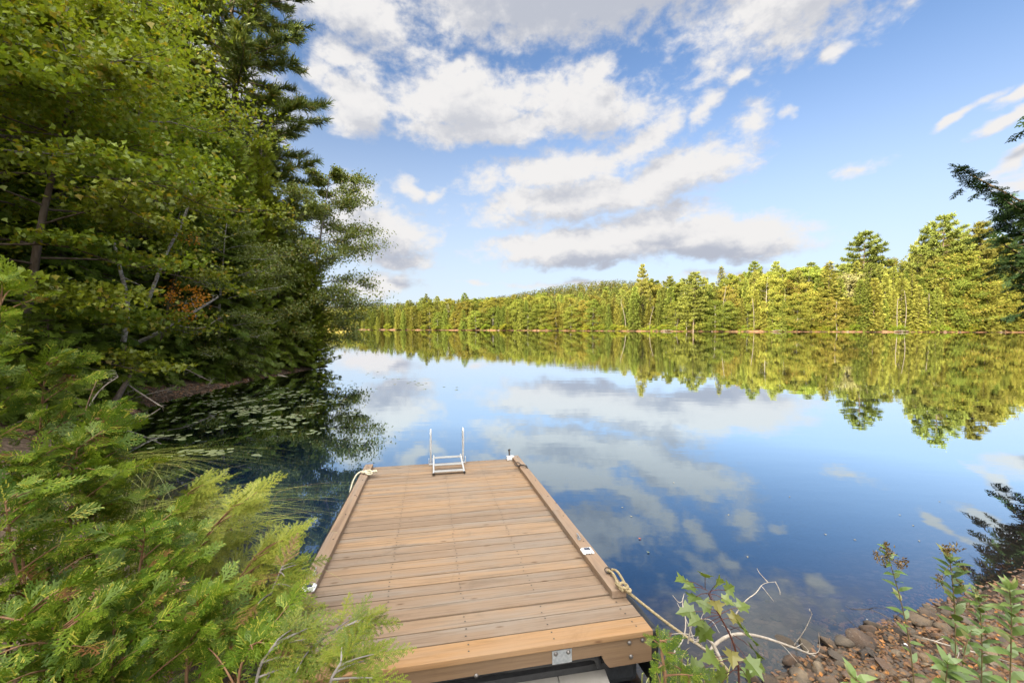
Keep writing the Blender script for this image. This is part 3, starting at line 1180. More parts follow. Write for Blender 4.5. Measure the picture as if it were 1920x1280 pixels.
# black float: two side tubs and the arch under the near beam
A = Acc()
for sg in (-1, 1):
    a, b = sg * (DW / 2 + .006), sg * (DW / 2 + .062)
    A.box((a, -DL / 2 + .01, .02), (b, DL / 2 - .05, DH - .018), .022)
A.box((-DW / 2 + .05, -DL / 2 + .10, .0), (DW / 2 - .05, DL / 2 - .08, DH - .25), .04)
for zz, uu in ((zm - .0, 1),):
    P = [(-.60, -DL / 2 + .03, zb - .02)]
    for a in np.linspace(0, math.pi / 2, 6):
        P.append((-.60 + .07 * (1 - math.cos(a)), -DL / 2 + .03, zm - .055 + .045 * math.sin(a)))
    for a in np.linspace(math.pi / 2, 0, 6):
        P.append((.86 - .07 * (1 - math.cos(a)) , -DL / 2 + .03, zm - .055 + .045 * math.sin(a)))
    P.append((.86, -DL / 2 + .03, zb - .02))
    A.tube(np.array(P), .022, 8)
dchild('float', A, [M_FLOAT], 'black plastic float under the deck')


def cleat(px, py, ang):
    q = deck_uv(px, py, RH)
    A = Acc()
    M = Matrix.Translation(Vector((q[0], q[1], DH + RH + .003))) @ Matrix.Rotation(ang, 4, 'Z')
    A.box((-.030, -.012, 0), (.030, .012, .006), .003, 0, M)
    def T(P):
        return np.array([M @ Vector(p) for p in P])
    for s in (-1, 1):
        A.tube(T([(s * .015, 0, .005), (s * .015, 0, .022)]), .006, 8)
    A.tube(T([(-.062, 0, .030), (-.045, 0, .026), (0, 0, .025), (.045, 0, .026), (.062, 0, .030)]), [.003, .006, .007, .006, .003], 8)
    dchild('cleat', A, [M_GALV])


def solar(px, py):
    q = deck_uv(px, py, RH + .01)
    M = Matrix.Translation(Vector((q[0], q[1], DH + RH + .0045)))
    A = Acc()
    A.box((-.052, -.048, 0), (.052, .048, .014), .011, 0, M)
    A.box((-.043, -.040, .0145), (.043, .040, .024), .008, 0, M)
    for s in (-1, 1):
        A.tube(np.array([M @ Vector((.040 * s, .036, .014)), M @ Vector((.040 * s, .036, .018))]), .005, 8, 1)
    for k in range(3):
        A.box((-.030 + k * .022, -.0492, .004), (-.014 + k * .022, -.0482, .011), 0, 1, M)
    L = dchild('solar_light', A, [M_WHITE, M_IRON], 'white solar light on the curb rail')
    A = Acc()
    A.box((-.028, -.016, .0245), (.028, .028, .0268), .001, 0, M)
    tag(A.build('solar_panel', [M_LENS], L))


cleat(1085, 1010, R(88))
cleat(590, 1077, R(92))
solar(1101, 1033)
solar(578.5, 1103)


def ring(c, rad, tilt, th_=.0045):
    A = Acc()
    a = np.linspace(0, 2 * math.pi, 20)
    P = np.stack([np.cos(a) * rad, np.sin(a) * rad * math.cos(tilt), np.sin(a) * rad * math.sin(tilt)], 1) + c
    A.tube(P, th_, 6, 0, False)
    A.box(c - np.array([.014, .010, .022]), c + np.array([.014, .010, -.012]), .002)
    return A


rq = deck_uv(1140, 1075, RH)
dchild('mooring_ring', ring(np.array([rq[0], rq[1], DH + RH + .028]), .026, R(25)), [M_IRON])
rq2 = deck_uv(968, 872, RH)
A = ring(np.array([rq2[0] + .01, rq2[1] - .05, DH + RH + .03]), .04, R(30), .007)
HB = Acc()
HB.box((rq2[0] - .05, DL / 2 - .11, DH + .0045), (rq2[0] + .07, DL / 2 - .028, DH + RH + .006), .004)
HP = Acc()
HP.tube(np.array([(rq2[0], DL / 2 - .03, DH + .05), (rq2[0], DL / 2 - .02, DH + .15)]), .012, 8)
HP.tube(np.array([(rq2[0] - .02, DL / 2 - .02, DH + .15), (rq2[0] + .02, DL / 2 - .02, DH + .16)]), .014, 8)
A.tube(np.array([(rq2[0] + .04, rq2[1] - .08, DH + RH + .03), (rq2[0] + .12, rq2[1] - .16, DH + RH + .03), (rq2[0] + .17, rq2[1] - .28, DH - .02)]), [.014, .012, .008], 8)
HF = dchild('hinge_fitting', A, [M_IRON], 'dark iron corner hinge with a ring')
dchild('hinge_block', HB, [M_WHITE], None, HF)
dchild('hinge_pin', HP, [M_IRON], None, HF)

# swimming ladder bolted to the outer edge, folded up on to the deck
lad = thing('swim_ladder', 'white metal swim ladder folded up on the far end of the dock', 'ladder')
qa, qb = deck_uv(808, 873), deck_uv(869, 867)
qa[1] = qb[1] = DL / 2 - .07
lad.matrix_world = DM @ Matrix.Translation(Vector(((qa[0] + qb[0]) / 2, qa[1], DH + .003)))
hs = (qb[0] - qa[0]) / 2
for s in (-1, 1):
    A = Acc()
    P = [(s * hs, -.005, .02), (s * hs, -.005, .30), (s * hs, 0, .50)]
    for a in np.linspace(0, math.pi, 9):
        P.append((s * hs, .055 - .055 * math.cos(a), .50 + .055 * math.sin(a)))
    P += [(s * hs, .11, .3), (s * hs, .115, -.25)]
    A.tube(np.array(P), .0145, 10)
    A.box((s * hs - .035, -.03, 0), (s * hs + .035, .035, .012), .003)
    A.box((s * hs - .035, -.036, .0125), (s * hs - .026, .03, .10), .002)
    A.box((s * hs + .026, -.036, .0125), (s * hs + .035, .03, .10), .002)
    A.build('handrail', [M_ALU], lad)
leg_len = .62
for s in (-1, 1):
    A = Acc()
    x = s * (hs - .045)
    P = [(x, .03, .13), (x, -.02, .135), (x, -.10, .115), (x + s * .01, -leg_len, .024)]
    A.tube(np.array(P), .0135, 10)
    A.tube(np.array([(x + s * .01, -leg_len + .012, .0245), (x + s * .01, -leg_len - .014, .0235)]), .018, 10, 1)
    A.build('leg', [M_ALU, M_IRON], lad)
for yy in (-.07, -.33, -.55):
    A = Acc()
    zz = .125 - (-yy - .07) * .17
    A.box((-hs + .05, yy - .042, zz - .007), (hs - .05, yy + .042, zz + .007), .005)
    A.build('rung', [M_TREAD], lad)

# ropes
def smooth_line(P, n=60):
    P = np.array(P, float)
    for _ in range(3):
        Qq = np.empty((2 * len(P) - 2, 3))
        Qq[0::2] = P[:-1] * .75 + P[1:] * .25
        Qq[1::2] = P[:-1] * .25 + P[1:] * .75
        P = np.vstack([P[:1], Qq, P[-1:]])
    return P


def dw(q):
    return np.array(DM @ Vector(q))


r0 = np.array([rq[0], rq[1], DH + RH + .025])
k0 = deck_uv(1170, 1103, RH + .02)
shore_end = ground(1345, 1232, .22)
A = Acc()
kn = dw((k0[0], k0[1], DH + RH + .02))
A.tube(smooth_line([dw(r0), dw(r0 + [.02, -.06, .012]), dw((k0[0] - .03, k0[1] + .02, DH + RH + .022)), kn, kn * .7 + shore_end * .3 + [0, 0, -.015], shore_end * .6 + kn * .4 + [0, 0, -.02], shore_end, shore_end + [.05, -.06, -.05]]), .0105, 7)
A.tube(smooth_line([dw(r0 + [.035, .0, .006]), dw(r0 + [.06, -.05, .02]), dw((k0[0] + .03, k0[1] + .05, DH + RH + .03)), kn + [.02, .0, .01], kn + [.045, -.03, .01], kn + [.03, -.05, .0], kn + [-.01, -.01, .02]]), .010, 7)
A.tube(smooth_line([kn + [-.05, .05, .01], kn + [-.03, -.03, .025], kn + [.02, -.03, .02], kn + [.035, .02, .012], kn + [0, .045, .025], kn + [-.045, .02, .01], kn + [-.02, -.045, .012]]), .010, 7)
tag(A.build('mooring_rope', [M_ROPE]), 'tan mooring rope knotted to the right curb ring and stretched to the stony shore', 'rope')
c0 = deck_uv(690, 886, RH + .015)
A = Acc()
P = []
for a in np.linspace(0, 5.2 * math.pi, 44):
    rad = .055 + .035 * math.sin(a * 1.7)
    P.append(dw((c0[0] + .03 + rad * 1.2 * math.cos(a), c0[1] - .0 + rad * .8 * math.sin(a), DH + RH + .016 + .02 * (a / 16) + .012 * math.sin(a * 2.3))))
lx = -DW / 2 - .05
P += [dw((lx + .10, c0[1] + .03, DH + RH + .04)), dw((lx + .02, c0[1] - .02, DH + RH + .03)), dw((lx - .035, c0[1] - .12, DH + .0)), dw((lx - .04, c0[1] - .30, DH - .10)), dw((lx - .045, c0[1] - .52, DH - .22)), dw((lx - .05, c0[1] - .66, DH - .34))]
A.tube(smooth_line(P), .0115, 7)
tag(A.build('coiled_rope', [M_ROPEW]), 'pale rope coiled on the far left corner of the dock and trailing into the water', 'rope')

# grey gangway board from the bank
A = Acc()
W_GREY = woodmat('grey_plank', [(.27, .255, .225), (.25, .24, .215), (.27, .255, .24), (.24, .23, .21), (.15, .13, .11)], 1)
ga = at(951, 1249, 2.86)
gb = at(1130, 1241, 2.90)
wd = float(np.linalg.norm(gb - ga))
gd = nrm(np.array([gb[0] - ga[0], gb[1] - ga[1], 0]))
ang = math.atan2(gd[1], gd[0])
M = Matrix.Translation(Vector((ga + gb) / 2)) @ Matrix.Rotation(ang, 4, 'Z') @ Matrix.Rotation(R(-3), 4, 'X')
for k in range(2):
    x0 = -wd / 2 + k * wd / 2
    A.box((x0 + .003, -1.9, -.04), (x0 + wd / 2 - .002, 0, 0), .005, 0, M)
A.box((-wd / 2 + .02, -1.7, -.09), (wd / 2 - .02, -1.6, -.042), .004, 0, M)
A.box((-wd / 2 + .02, -.30, -.09), (wd / 2 - .02, -.22, -.042), .004, 0, M)
tag(A.build('gangway_board', [W_GREY]), 'grey weathered plank gangway butting against the near edge of the dock', 'gangway')


# ---------------------------------------------------------------- trees of the left bank
def land(px, d):
    x = (px - 960) / F * d
    return np.array([x, d, hz_(x, d) - .08])


K = {}
K['maple'] = Kind('maple_tree', 'maple tree', broadleaf(1, 12, .42, 4.2, 26, 26000, .125, T_MAPLE_S, .17, (.10, 0), .30, .42, 9, .34), BARKG, L_MAPLE)
K['maple2'] = Kind('maple_tree', 'maple tree', broadleaf(2, 9, .12, 3.6, 24, 20000, .125, T_MAPLE_S, .13, (.15, 0), .28, .35, 8, .36), BARK, L_MAPLE)
K['birch'] = Kind('birch_tree', 'birch tree', broadleaf(3, 8, .06, 2.5, 30, 22000, .09, T_LEAF, .09, (.10, -.05), .6, .6, 7, .36, 1.0, 2.0), BIRCH, L_BIRCH)
K['poplar'] = Kind('poplar_tree', 'poplar tree', broadleaf(4, 11.3, .12, 3.3, 46, 52000, .135, T_LEAF, .11, (.13, 0), .9, .55, 13, .30, 1.6, 2.0, .30), BARKG, L_BIRCH)
K['hemlock'] = Kind('hemlock_tree', 'hemlock tree', conifer(5, 12, 2.9, .10, 210, MID, .50, .30, .10, .15, .75, .26), BARK, L_HEML)
K['hemlock2'] = Kind('hemlock_tree', 'hemlock tree', conifer(6, 8, 2.3, .03, 160, MID, .46, .34, .10, .11, .7, .24), BARK, L_HEML)
K['cedar'] = Kind('cedar_tree', 'cedar tree', conifer(7, 11, 1.7, .03, 240, MIDC, .40, .10, .55, .13, .55, .22, (0, 0), 45, .25, True, 1.0, 1.0), BARK, L_CEDAR)
K['cedar2'] = Kind('cedar_tree', 'cedar tree', conifer(8, 5.5, 1.3, .02, 170, MIDC, .34, .15, .45, .09, .5, .20, (0, 0), 45, .2, True, 1.0, 1.0), BARK, L_CEDAR)
K['pine'] = Kind('white_pine', 'pine tree', pine(9, 29, .20, 34, 4.6, TUF, .50, .30, 5, 2.3, .20, .35, ([0, .15, .5, .8, 1], [.9, 1, .95, .65, .15])), BARKP, L_PINE)
K['sapling'] = Kind('hemlock_sapling', 'hemlock sapling', conifer(10, 2.3, 1.25, .02, 70, MID, .36, .30, .15, .03, .55, .17), BARK, L_HEML)

WOODS = 'trees of the wooded left bank'
BANK = [
    ('pine', 452, 27, .2, 1.0, 'tall white pine whose level boughs reach past the top of the photo beside the sky'),
    ('poplar', 580, 25.3, .0, 1.0, 'airy small-leaved tree leaning out over the water at the tip of the left bank'),
    ('cedar2', 588, 24.9, 1., 1.05, 'rounded green cedar at the water on the very tip of the wooded point'),
    ('hemlock2', 527, 23.6, 2., .95, 'dense hemlock with low boughs over the shore log near the point'),
    ('cedar', 447, 20.5, .4, 1.0, 'tall narrow cedar in front of the big white pine'),
    ('cedar', 497, 23.5, 2.2, 1.08, 'narrow dark cedar just right of the tallest cedar on the left bank'),
    ('birch', 405, 18.8, .3, .85, 'pale green birch with small leaves hanging above the stony strand'),
    ('hemlock', 352, 18.5, 1.0, 1.0, 'dark hemlock behind the leaning white birch trunk'),
    ('hemlock', 470, 30, 3.0, 1.35, None),
    ('hemlock', 300, 22.5, 2.4, 1.2, None), ('hemlock2', 130, 14.0, .9, 1.1, None), ('hemlock', 90, 16, 4.4, 1.0, None),
    ('hemlock2', 30, 13, 1.9, 1.2, None), ('hemlock', 400, 25, 5.1, 1.3, None), ('hemlock2', 420, 19.5, 3.2, 1.0, 'bushy hemlock low on the bank under the narrow cedars'),
    ('maple', 222, 16.8, .1, .86, 'maple with bright green layered leaves right of the other maples'),
    ('maple', 110, 13.4, 1.9, 1.05, 'big maple with a grey forked trunk showing at the top of the photo'),
    ('maple2', 30, 10.4, .5, 1.0, 'maple with drooping yellow-green boughs halfway up the left edge'),
    ('maple2', -60, 9.2, 2.6, 1.05, 'maple at the left edge of the photo nearest the dock'),
    ('maple', -90, 9.5, 3.9, 1.0, None), ('maple', 20, 17.5, 5.0, 1.45, None), ('maple', 190, 23, 2.9, 1.35, None), ('maple', 110, 21, 1.1, 1.75, None),
    ('pine', 330, 34, 1.6, .95, None), ('pine', 180, 30, 2.9, .9, None), ('hemlock', 80, 23, 1.2, 1.6, None), ('hemlock', 220, 25, 3.6, 1.6, None),
    ('hemlock', 320, 27, .6, 1.5, None), ('hemlock', -60, 20, .2, 1.5, None), ('maple', -40, 26, .2, 1.8, None), ('hemlock', 160, 36, 3.6, 1.9, None), ('hemlock', 380, 38, 1.6, 1.8, None),
    ('cedar2', 566, 26.6, 2.9, 1.25, 'leafy cedar filling the gap under the leaning tree at the point'),
    ('cedar', 540, 27.5, 4.0, .82, 'cedar with light green tips rising behind the hemlock at the point'), ('cedar2', 562, 25.0, 2.0, 1.05, 'short cedar between the point and the dense hemlock'),
]
for kind, px, d, rz, sc, lab in BANK:
    name = K[kind].root['category']
    if lab is None:
        lab = 'dark %s standing deep in the wooded left bank behind the shore trees' % name
        grp = 'deep ' + name + 's of the left bank'
    else:
        grp = WOODS
    K[kind].put(land(px, d), rz, sc, lab, grp)
for px, d, rz, sc in ((262, 15.6, 0, .9), (300, 16.6, 1, 1.0), (385, 18.0, 3, .8), (425, 19.4, 4, .9), (465, 21.0, 5, 1.1), (503, 22.6, .5, 1.2), (140, 11.0, 1.5, 1.2),
                      (180, 12.2, 2.5, 1.0), (90, 9.8, 4.5, 1.2), (330, 18.0, 5.5, 1.5)):
    K['sapling'].put(land(px, d), rz, sc, 'low feathery hemlock sapling in the undergrowth along the left strand', 'hemlock saplings along the left strand')
# the same woods go on behind the camera and shade the dock and the near bank
r_ = np.random.default_rng(5)
for q in range(62):
    if q < 26:
        x, y = r_.uniform(-46, -19), r_.uniform(-20, 14)
    else:
        k = r_.uniform(-34, 16) if q < 46 else r_.uniform(-8, 18)
        x, y = np.array([-.66, -.75]) * r_.uniform(38, 50) + np.array([.75, -.66]) * k
    kind = ('hemlock', 'maple', 'pine', 'hemlock')[q % 4]
    K[kind].put((x, y, hz_(x, y) - .1), r_.uniform(0, 6), {'hemlock': 1.7, 'maple': 1.6, 'pine': .72}[kind] * r_.uniform(.9, 1.15),
                '%s of the woods behind the dock' % K[kind].root['category'], 'woods behind the dock')

# white birch trunks and the orange spray
def pole(name, label, cat, pix, rad, mat, twigs=0, seed=0, group=None):
    P = np.array([at(*p) for p in pix])
    A = Acc()
    L = smooth_line(P)
    A.tube(L, np.linspace(rad, rad * .45, len(L)), 8)
    r = np.random.default_rng(seed)
    for k in range(twigs):
        q = on_line(L, np.array([r.uniform(.25, 1)]))[0]
        d = nrm(r.normal(0, 1, 3) + nrm(L[-1] - L[0]) * .8)
        l = r.uniform(.25, .9) * rad * 14
        e1 = q + d * l * .5 + r.normal(0, .05, 3) * l
        e2 = q + d * l + r.normal(0, .12, 3) * l
        A.tube(smooth_line([q, e1, e2]), [rad * .28, rad * .06], 4, 0, False)
        for m in range(2):
            A.tube(np.array([e1, e1 + (e2 - e1) * .4 + r.normal(0, .2, 3) * l, e2 + r.normal(0, .35, 3) * l]), [rad * .14, rad * .09, rad * .03], 3, 0, False)
    return tag(A.build(name, [mat]), label, cat, group)


M_DEAD = plainmat('dead_wood', (.34, .30, .26), (.20, .17, .14), 14, .9, .1, 0, .4, (1, 1, .5))
M_SNAG = plainmat('snag_wood', (.24, .21, .18), (.15, .13, .11), 3, .9, .1)
M_DEADW = plainmat('bleached_wood', (.46, .41, .35), (.30, .26, .21), 18, .85, .1, 0, .3)
M_DEADD = plainmat('wet_wood', (.075, .058, .045), (.15, .12, .10), 14, .7, .3, 0, .4)
M_ROT = plainmat('torn_wood', (.36, .20, .12), (.24, .185, .15), 16, .9, .1, 0, .6, (3, 3, .4))
pole('leaning_birch', 'crooked white birch trunk standing upright in the dark gap of the wood', 'tree trunk', [(231, 640, 13.8), (240, 590, 13.8), (236, 545, 13.8), (225, 505, 13.8), (214, 455, 14)], .085, BIRCH, 2, 1)
pole('leaning_birch', 'slender white birch trunk leaning to the right in the dark gap of the wood', 'tree trunk', [(273, 575, 14.3), (289, 535, 14.4), (308, 480, 14.6), (345, 415, 15), (365, 340, 15.3)], .068, BIRCH, 3, 2)
pole('leaning_birch', 'fallen white birch trunk reaching out low over the strand with bare twigs', 'tree trunk', [(262, 640, 13.6), (300, 622, 13.7), (335, 600, 13.9), (375, 578, 14.4), (410, 556, 14.8)], .065, BIRCH, 6, 3)
pole('bare_branch', 'thin bare grey branch forking above the fallen birch trunk', 'branch', [(290, 590, 13.5), (330, 610, 13.6), (380, 618, 14), (408, 598, 14.2)], .025, M_DEAD, 5, 4)
A, C = Acc(), Acc()
orr = np.random.default_rng(8)
c0 = at(344, 556, 13.9)
tips = [at(*p) for p in ((330, 540, 13.9), (345, 575, 13.9), (370, 548, 13.9), (376, 562, 13.8), (352, 590, 13.9), (322, 560, 14), (358, 450, 15), (352, 440, 15))]
root = at(300, 640, 14.2)
for k, e in enumerate(tips):
    A.tube(smooth_line([root, root * .4 + e * .6 + [0, 0, .35], e]), [.014, .003], 4, 0, False)
    n = 60 if k < 6 else 26
    O = e + orr.normal(0, 1, (n, 3)) * [.17, .17, .12]
    Z = nrm(orr.normal(0, .6, (n, 3)) + [0, -.4, .8])
    D = nrm(np.cross(Z, orr.normal(0, 1, (n, 3))))
    C.place(T_MAPLE_S, O, D, np.cross(Z, D), Z, .085 * orr.uniform(.7, 1.2, n))
t = thing('orange_maple', 'small maple sapling with bright orange leaves in the dark wood', 'maple sapling')
A.build('trunk', [BARK], t)
C.build('crown', [L_OAK], t)

# strand: logs, dead brush, torn stump
pole('shore_log', 'pale log lying at the water beside the wooded point', 'log', [(500, 703, 22.0), (520, 703, 21.6), (542, 709, 20.6)], .11, M_DEADW, 0, 5)
pole('shore_log', 'dark log on the tip of the wooded point reaching into the lake', 'log', [(545, 688, 25.5), (568, 686, 25.4), (588, 691, 24.6)], .10, M_DEADD, 0, 6)
pole('shore_log', 'grey half-sunk pole slanting into the water below the pale log', 'log', [(492, 722, 18.4), (515, 716, 19.2), (538, 710, 20.2)], .035, M_DEAD, 0, 7)
pole('fallen_pole', 'straight bare pole slanting down to the water beside the torn stump', 'dead pole', [(215, 703, 11.6), (252, 730, 11.5), (303, 762, 11.2)], .028, M_DEADW, 4, 8)
pole('fallen_pole', 'dark broken trunk leaning up to the right above the torn stump', 'dead pole', [(213, 758, 10.8), (230, 728, 11), (246, 700, 11.3)], .085, M_DEADD, 2, 9)
pole('dead_branch', 'pale dead branch with fine twigs rising left of the torn stump', 'branch', [(168, 760, 9.2), (188, 728, 9.2), (222, 706, 9.3)], .016, M_DEADW, 9, 10)
pole('dead_branch', 'dead branch with reddish twigs beside the pale branch left of the stump', 'branch', [(160, 770, 9.0), (170, 740, 9.0), (182, 712, 9.1)], .012, M_ROT, 7, 11)
pole('dead_branch', 'grey tangle of dead boughs sweeping down over the strand under the hemlocks', 'branch', [(310, 680, 15), (345, 690, 14.8), (375, 705, 14.6), (398, 716, 14.6)], .022, M_DEAD, 14, 12)
pole('dead_branch', 'thin grey branch dipping into the water right of the torn stump', 'branch', [(300, 766, 10.6), (270, 785, 10.5), (238, 803, 10.3)], .013, M_DEAD, 5, 13)
pole('dead_branch', 'grey brush on the strand between the pole and the dead boughs', 'branch', [(240, 750, 11.6), (280, 738, 11.8), (320, 728, 12.2)], .014, M_DEAD, 10, 14)
st = thing('torn_stump', 'torn reddish grey stump standing at the edge of the dark water', 'stump', ground(226, 812, -.25))
A = Acc()
A.tube(np.array([(0.03, 0, 0), (.0, 0, .35), (-.05, 0, .62), (-.10, 0, .80)]), [.135, .105, .095, .075], 9)
rs = np.random.default_rng(12)
for k in range(16):
    a = rs.uniform(0, 6.28)
    o = np.array([-.07 + .06 * math.cos(a), .06 * math.sin(a), .70])
    A.tube(np.array([o, o + [rs.normal(0, .04), rs.normal(0, .04), rs.uniform(.06, .26)]]), [.022, .003], 4)
A.build('trunk', [M_ROT], st)
A = Acc()
for k in range(20):
    a = rs.uniform(-.9, .9) + (0 if k % 2 else math.pi)
    l = rs.uniform(.18, .62)
    o = np.array([-.06, 0, .62])
    A.tube(smooth_line([o, o + np.array([math.cos(a), math.sin(a) * .5, .12]) * l * .5, o + np.array([math.cos(a), math.sin(a) * .5, -.15]) * l]), [.024, .004], 4)
A.build('roots', [M_ROT], st)

# floating lily pads on the dark water
lp = []
r_ = np.random.default_rng(21)
a = np.linspace(.22, 2 * math.pi - .22, 13)
TL = (np.vstack([[0, 0, 0], np.stack([np.cos(a), np.sin(a) * .92, np.full(13, .0)], 1)]), np.concatenate([[0, i, i + 1] for i in range(1, 13)]), np.full(12, 3))
L_LILY = leafmat('lily_pad', (.11, .14, .045), (.18, .21, .08), (.22, .18, .07), .12, .1, .28)
pads = []
for k in range(3):
    A = Acc()
    V = TL[0].copy()
    V[:, 2] = .04 * np.sin(V[:, 0] * 3 + k)
    A.add(V, TL[1], TL[2])
    pads.append(A.mesh('lily_pad', [L_LILY]))
spots = []
BANDS = [(470, 742, 130, 14, 5.0), (560, 752, 90, 14, 2.2), (430, 762, 120, 12, 2.4), (500, 772, 90, 9, 2.0), (420, 790, 100, 8, 1.3), (520, 782, 60, 8, 1.2), (560, 800, 55, 6, .7), (380, 845, 90, 5, .6), (330, 818, 60, 6, .6), (480, 850, 60, 4, .5), (610, 722, 50, 9, .7), (700, 716, 90, 10, .7), (800, 722, 60, 7, .3)]
wts = np.array([b[4] for b in BANDS])
while len(spots) < 620:
    b = BANDS[r_.choice(len(BANDS), p=wts / wts.sum())]
    px, py = r_.normal(b[0], b[2] * .62), r_.normal(b[1], b[3] * .9)
    g = ground(px, py, .004)
    if lake_dist(g[:1], g[1:2])[0] > -.4:
        continue
    if wav(g[0], g[1], 1.9, .7) < .05:
        continue
    spots.append((g[0], g[1], r_.uniform(.035, .075)))
spots.sort(key=lambda s: -s[2] / s[1])
for i, (x, y, s) in enumerate(spots[:290]):
    o = bpy.data.objects.new('lily_pad', pads[i % 3])
    COL.objects.link(o)
    o.location = (x, y, .004)
    o.rotation_euler = (0, 0, r_.uniform(0, 6.28))
    o.scale = (s, s, s)
    tag(o, 'small pale green lily pad afloat on the lake off the left bank', 'lily pad', 'floating lily pads off the left bank')
A = Acc()
S = np.array(spots[290:])
n = len(S)
aa = r_.uniform(0, 6.28, n)
A.place(TL, np.stack([S[:, 0], S[:, 1], np.full(n, .005)], 1), np.stack([np.cos(aa), np.sin(aa), 0 * aa], 1), np.stack([-np.sin(aa), np.cos(aa), 0 * aa], 1), np.tile([0, 0, 1.0], (n, 1)), S[:, 2])
tag(A.build('floating_leaves', [L_LILY]), 'scattered lily pads thinning out over the dark water', 'lily pads', None, 'stuff')

# ---------------------------------------------------------------- the far shore
KF = {}
KF['pine'] = [Kind('far_pine', 'pine tree', pine(s, 26, .20, 13, 5.4, FTUF, .80, .28, 5, 1.9, .10, .45, ([0, .2, .5, .8, 1], [.75, 1, .85, .55, .12])), BARKP, L_FPINE) for s in (31, 32, 33)]
KF['spruce'] = [Kind('far_spruce', 'spruce tree', conifer(s, 18, 3.3, .02, 190, FARF, .80, .22, .12, .16, .85, .42, wood=False, uj=1.1), BARKP, L_FCON) for s in (34, 35)]
KF['cedar'] = [Kind('far_cedar', 'cedar tree', conifer(s, 13, 2.5, .01, 200, FARF, .70, .05, .6, .15, .6, .40, wood=False, uj=1.1), BARKP, L_FCON) for s in (36, 37)]
KF['broad'] = [Kind('far_broadleaf', 'broadleaf tree', broadleaf(s, 15, .05, 4.0, 36, 3600, .46, FCL[s % 3], .15, (.02, 0), .6, .5, 4, .45, 2), BIRCH, L_FBRD) for s in (38, 39, 40)]
KF['grey'] = [Kind('far_aspen', 'aspen tree', broadleaf(41, 14, .08, 3.0, 26, 1300, .6, FCL[0], .14, (0, 0), .6, .6, 4, .45, 2), BIRCH, L_FGRY)]
HN = {'pine': 26., 'spruce': 18.5, 'cedar': 13.5, 'broad': 15.5, 'grey': 14.5}
PRO = np.array([(430, 588), (560, 592), (620, 588), (660, 580), (700, 574), (760, 565), (850, 556), (900, 560), (960, 556), (1040, 552), (1100, 546), (1160, 540), (1190, 530), (1240, 528), (1300, 518), (1360, 520), (1420, 508), (1480, 504), (1540, 498), (1600, 488), (1680, 492), (1720, 480), (1760, 455), (1840, 450), (1900, 478), (2000, 470), (2200, 470)], float)
FP = np.array(FAR_PX, float)[::-1]
r_ = np.random.default_rng(77)
DESC = {'pine': 'tall yellow-green pine', 'spruce': 'pointed olive spruce', 'cedar': 'narrow yellow-green cedar', 'broad': 'rounded yellow-green broadleaf tree', 'grey': 'pale grey-green aspen'}
ROWS = ['at the far waterline', 'behind the waterline trees', 'mid far wood', 'on the skyline']


def far_put(kind, px, d, top, label, group, rz=None, wid=1.0, v=None):
    ks = KF[kind]
    kd = ks[r_.integers(len(ks)) if v is None else v]
    x = (px - 960) / F * d
    z = hz_(x, d) - .2
    ht = EYE + (608 - top) / F * d - z
    s = ht / HN[kind]
    w = s * wid
    return kd.put((x, d, z), r_.uniform(0, 6.28) if rz is None else rz, (w, w, s), label, group)


def section(px):
    for a, nm in ((760, 'at the far left end'), (960, 'below the hill end'), (1190, 'left of the spire pine'), (1350, 'right of the spire pine'), (1560, 'left of the round-topped pine'), (1720, 'near the round-topped pine')):
        if px < a:
            return nm
    return 'around the tallest pines'


for row, (off, lo, hi, step) in enumerate(((2.0, .38, .74, 2.7), (7, .60, .92, 3.8), (15, .82, 1.02, 4.4), (26, .94, 1.08, 5.4))):
    px = 470.0
    while px < 2120:
        d0 = np.interp(px, FP[:, 0], FP[:, 1])
        d = d0 + off + r_.uniform(-1.5, 3)
        top_ = 608 - (608 - np.interp(px, PRO[:, 0], PRO[:, 1])) * r_.uniform(lo, hi)
        hgt_ = (608 - top_) / F * d
        u = r_.uniform()
        if px < 860:
            kind = 'pine' if (row > 1 and u < .55) else ('spruce' if u < .45 else ('cedar' if u < .75 else 'broad'))
        elif px < 1150:
            kind = 'broad' if u < .40 else ('cedar' if u < .68 else ('spruce' if u < .9 else 'pine'))
        else:
            kind = ('broad' if u < .18 else 'cedar' if u < .66 else 'spruce' if u < .96 else 'grey') if row == 0 else \
                ('broad' if u < .28 else 'cedar' if u < .48 else 'spruce' if u < .78 else 'grey' if u < .81 else 'pine') if row == 1 else \
                ('broad' if u < .28 else 'spruce' if u < .64 else 'pine')
        if row == 0 and kind == 'pine':
            kind = 'cedar'
        wid = {'pine': 1.0, 'spruce': 1.0, 'cedar': .95, 'broad': 1.15, 'grey': 1.1}[kind] * r_.uniform(.85, 1.2) * (1.15 if hgt_ < 9 else 1)
        lab = '%s %s, %s' % (DESC[kind], ROWS[row], section(px))
        far_put(kind, px, d, top_, lab, lab.replace(' tree', '') + ' group', None, wid)
        px += step * r_.uniform(.7, 1.35) * F / d * (1.25 if px < 860 else 1)

KF['bush'] = [Kind('far_shrub', 'shrub', broadleaf(s, 2.6, .02, 1.9, 16, 700, .42, FCL[s % 3], .05, (.02, 0), .6, .5, 4, .5, 2), BARK, L_FBUSH) for s in (51, 52)]
HN['bush'] = 2.7
px = 600.0
while px < 2080:
    d = np.interp(px, FP[:, 0], FP[:, 1]) + r_.uniform(1.3, 2.4)
    hgt_ = r_.uniform(.9, 2.6)
    lab = 'low yellow-green shrub at the far waterline %s' % section(px)
    far_put('bush', px, d, 608 - (hgt_ - EYE) / d * F, lab, lab + ' group', None, r_.uniform(.9, 1.5))
    px += r_.uniform(2.2, 6.0) * F / d

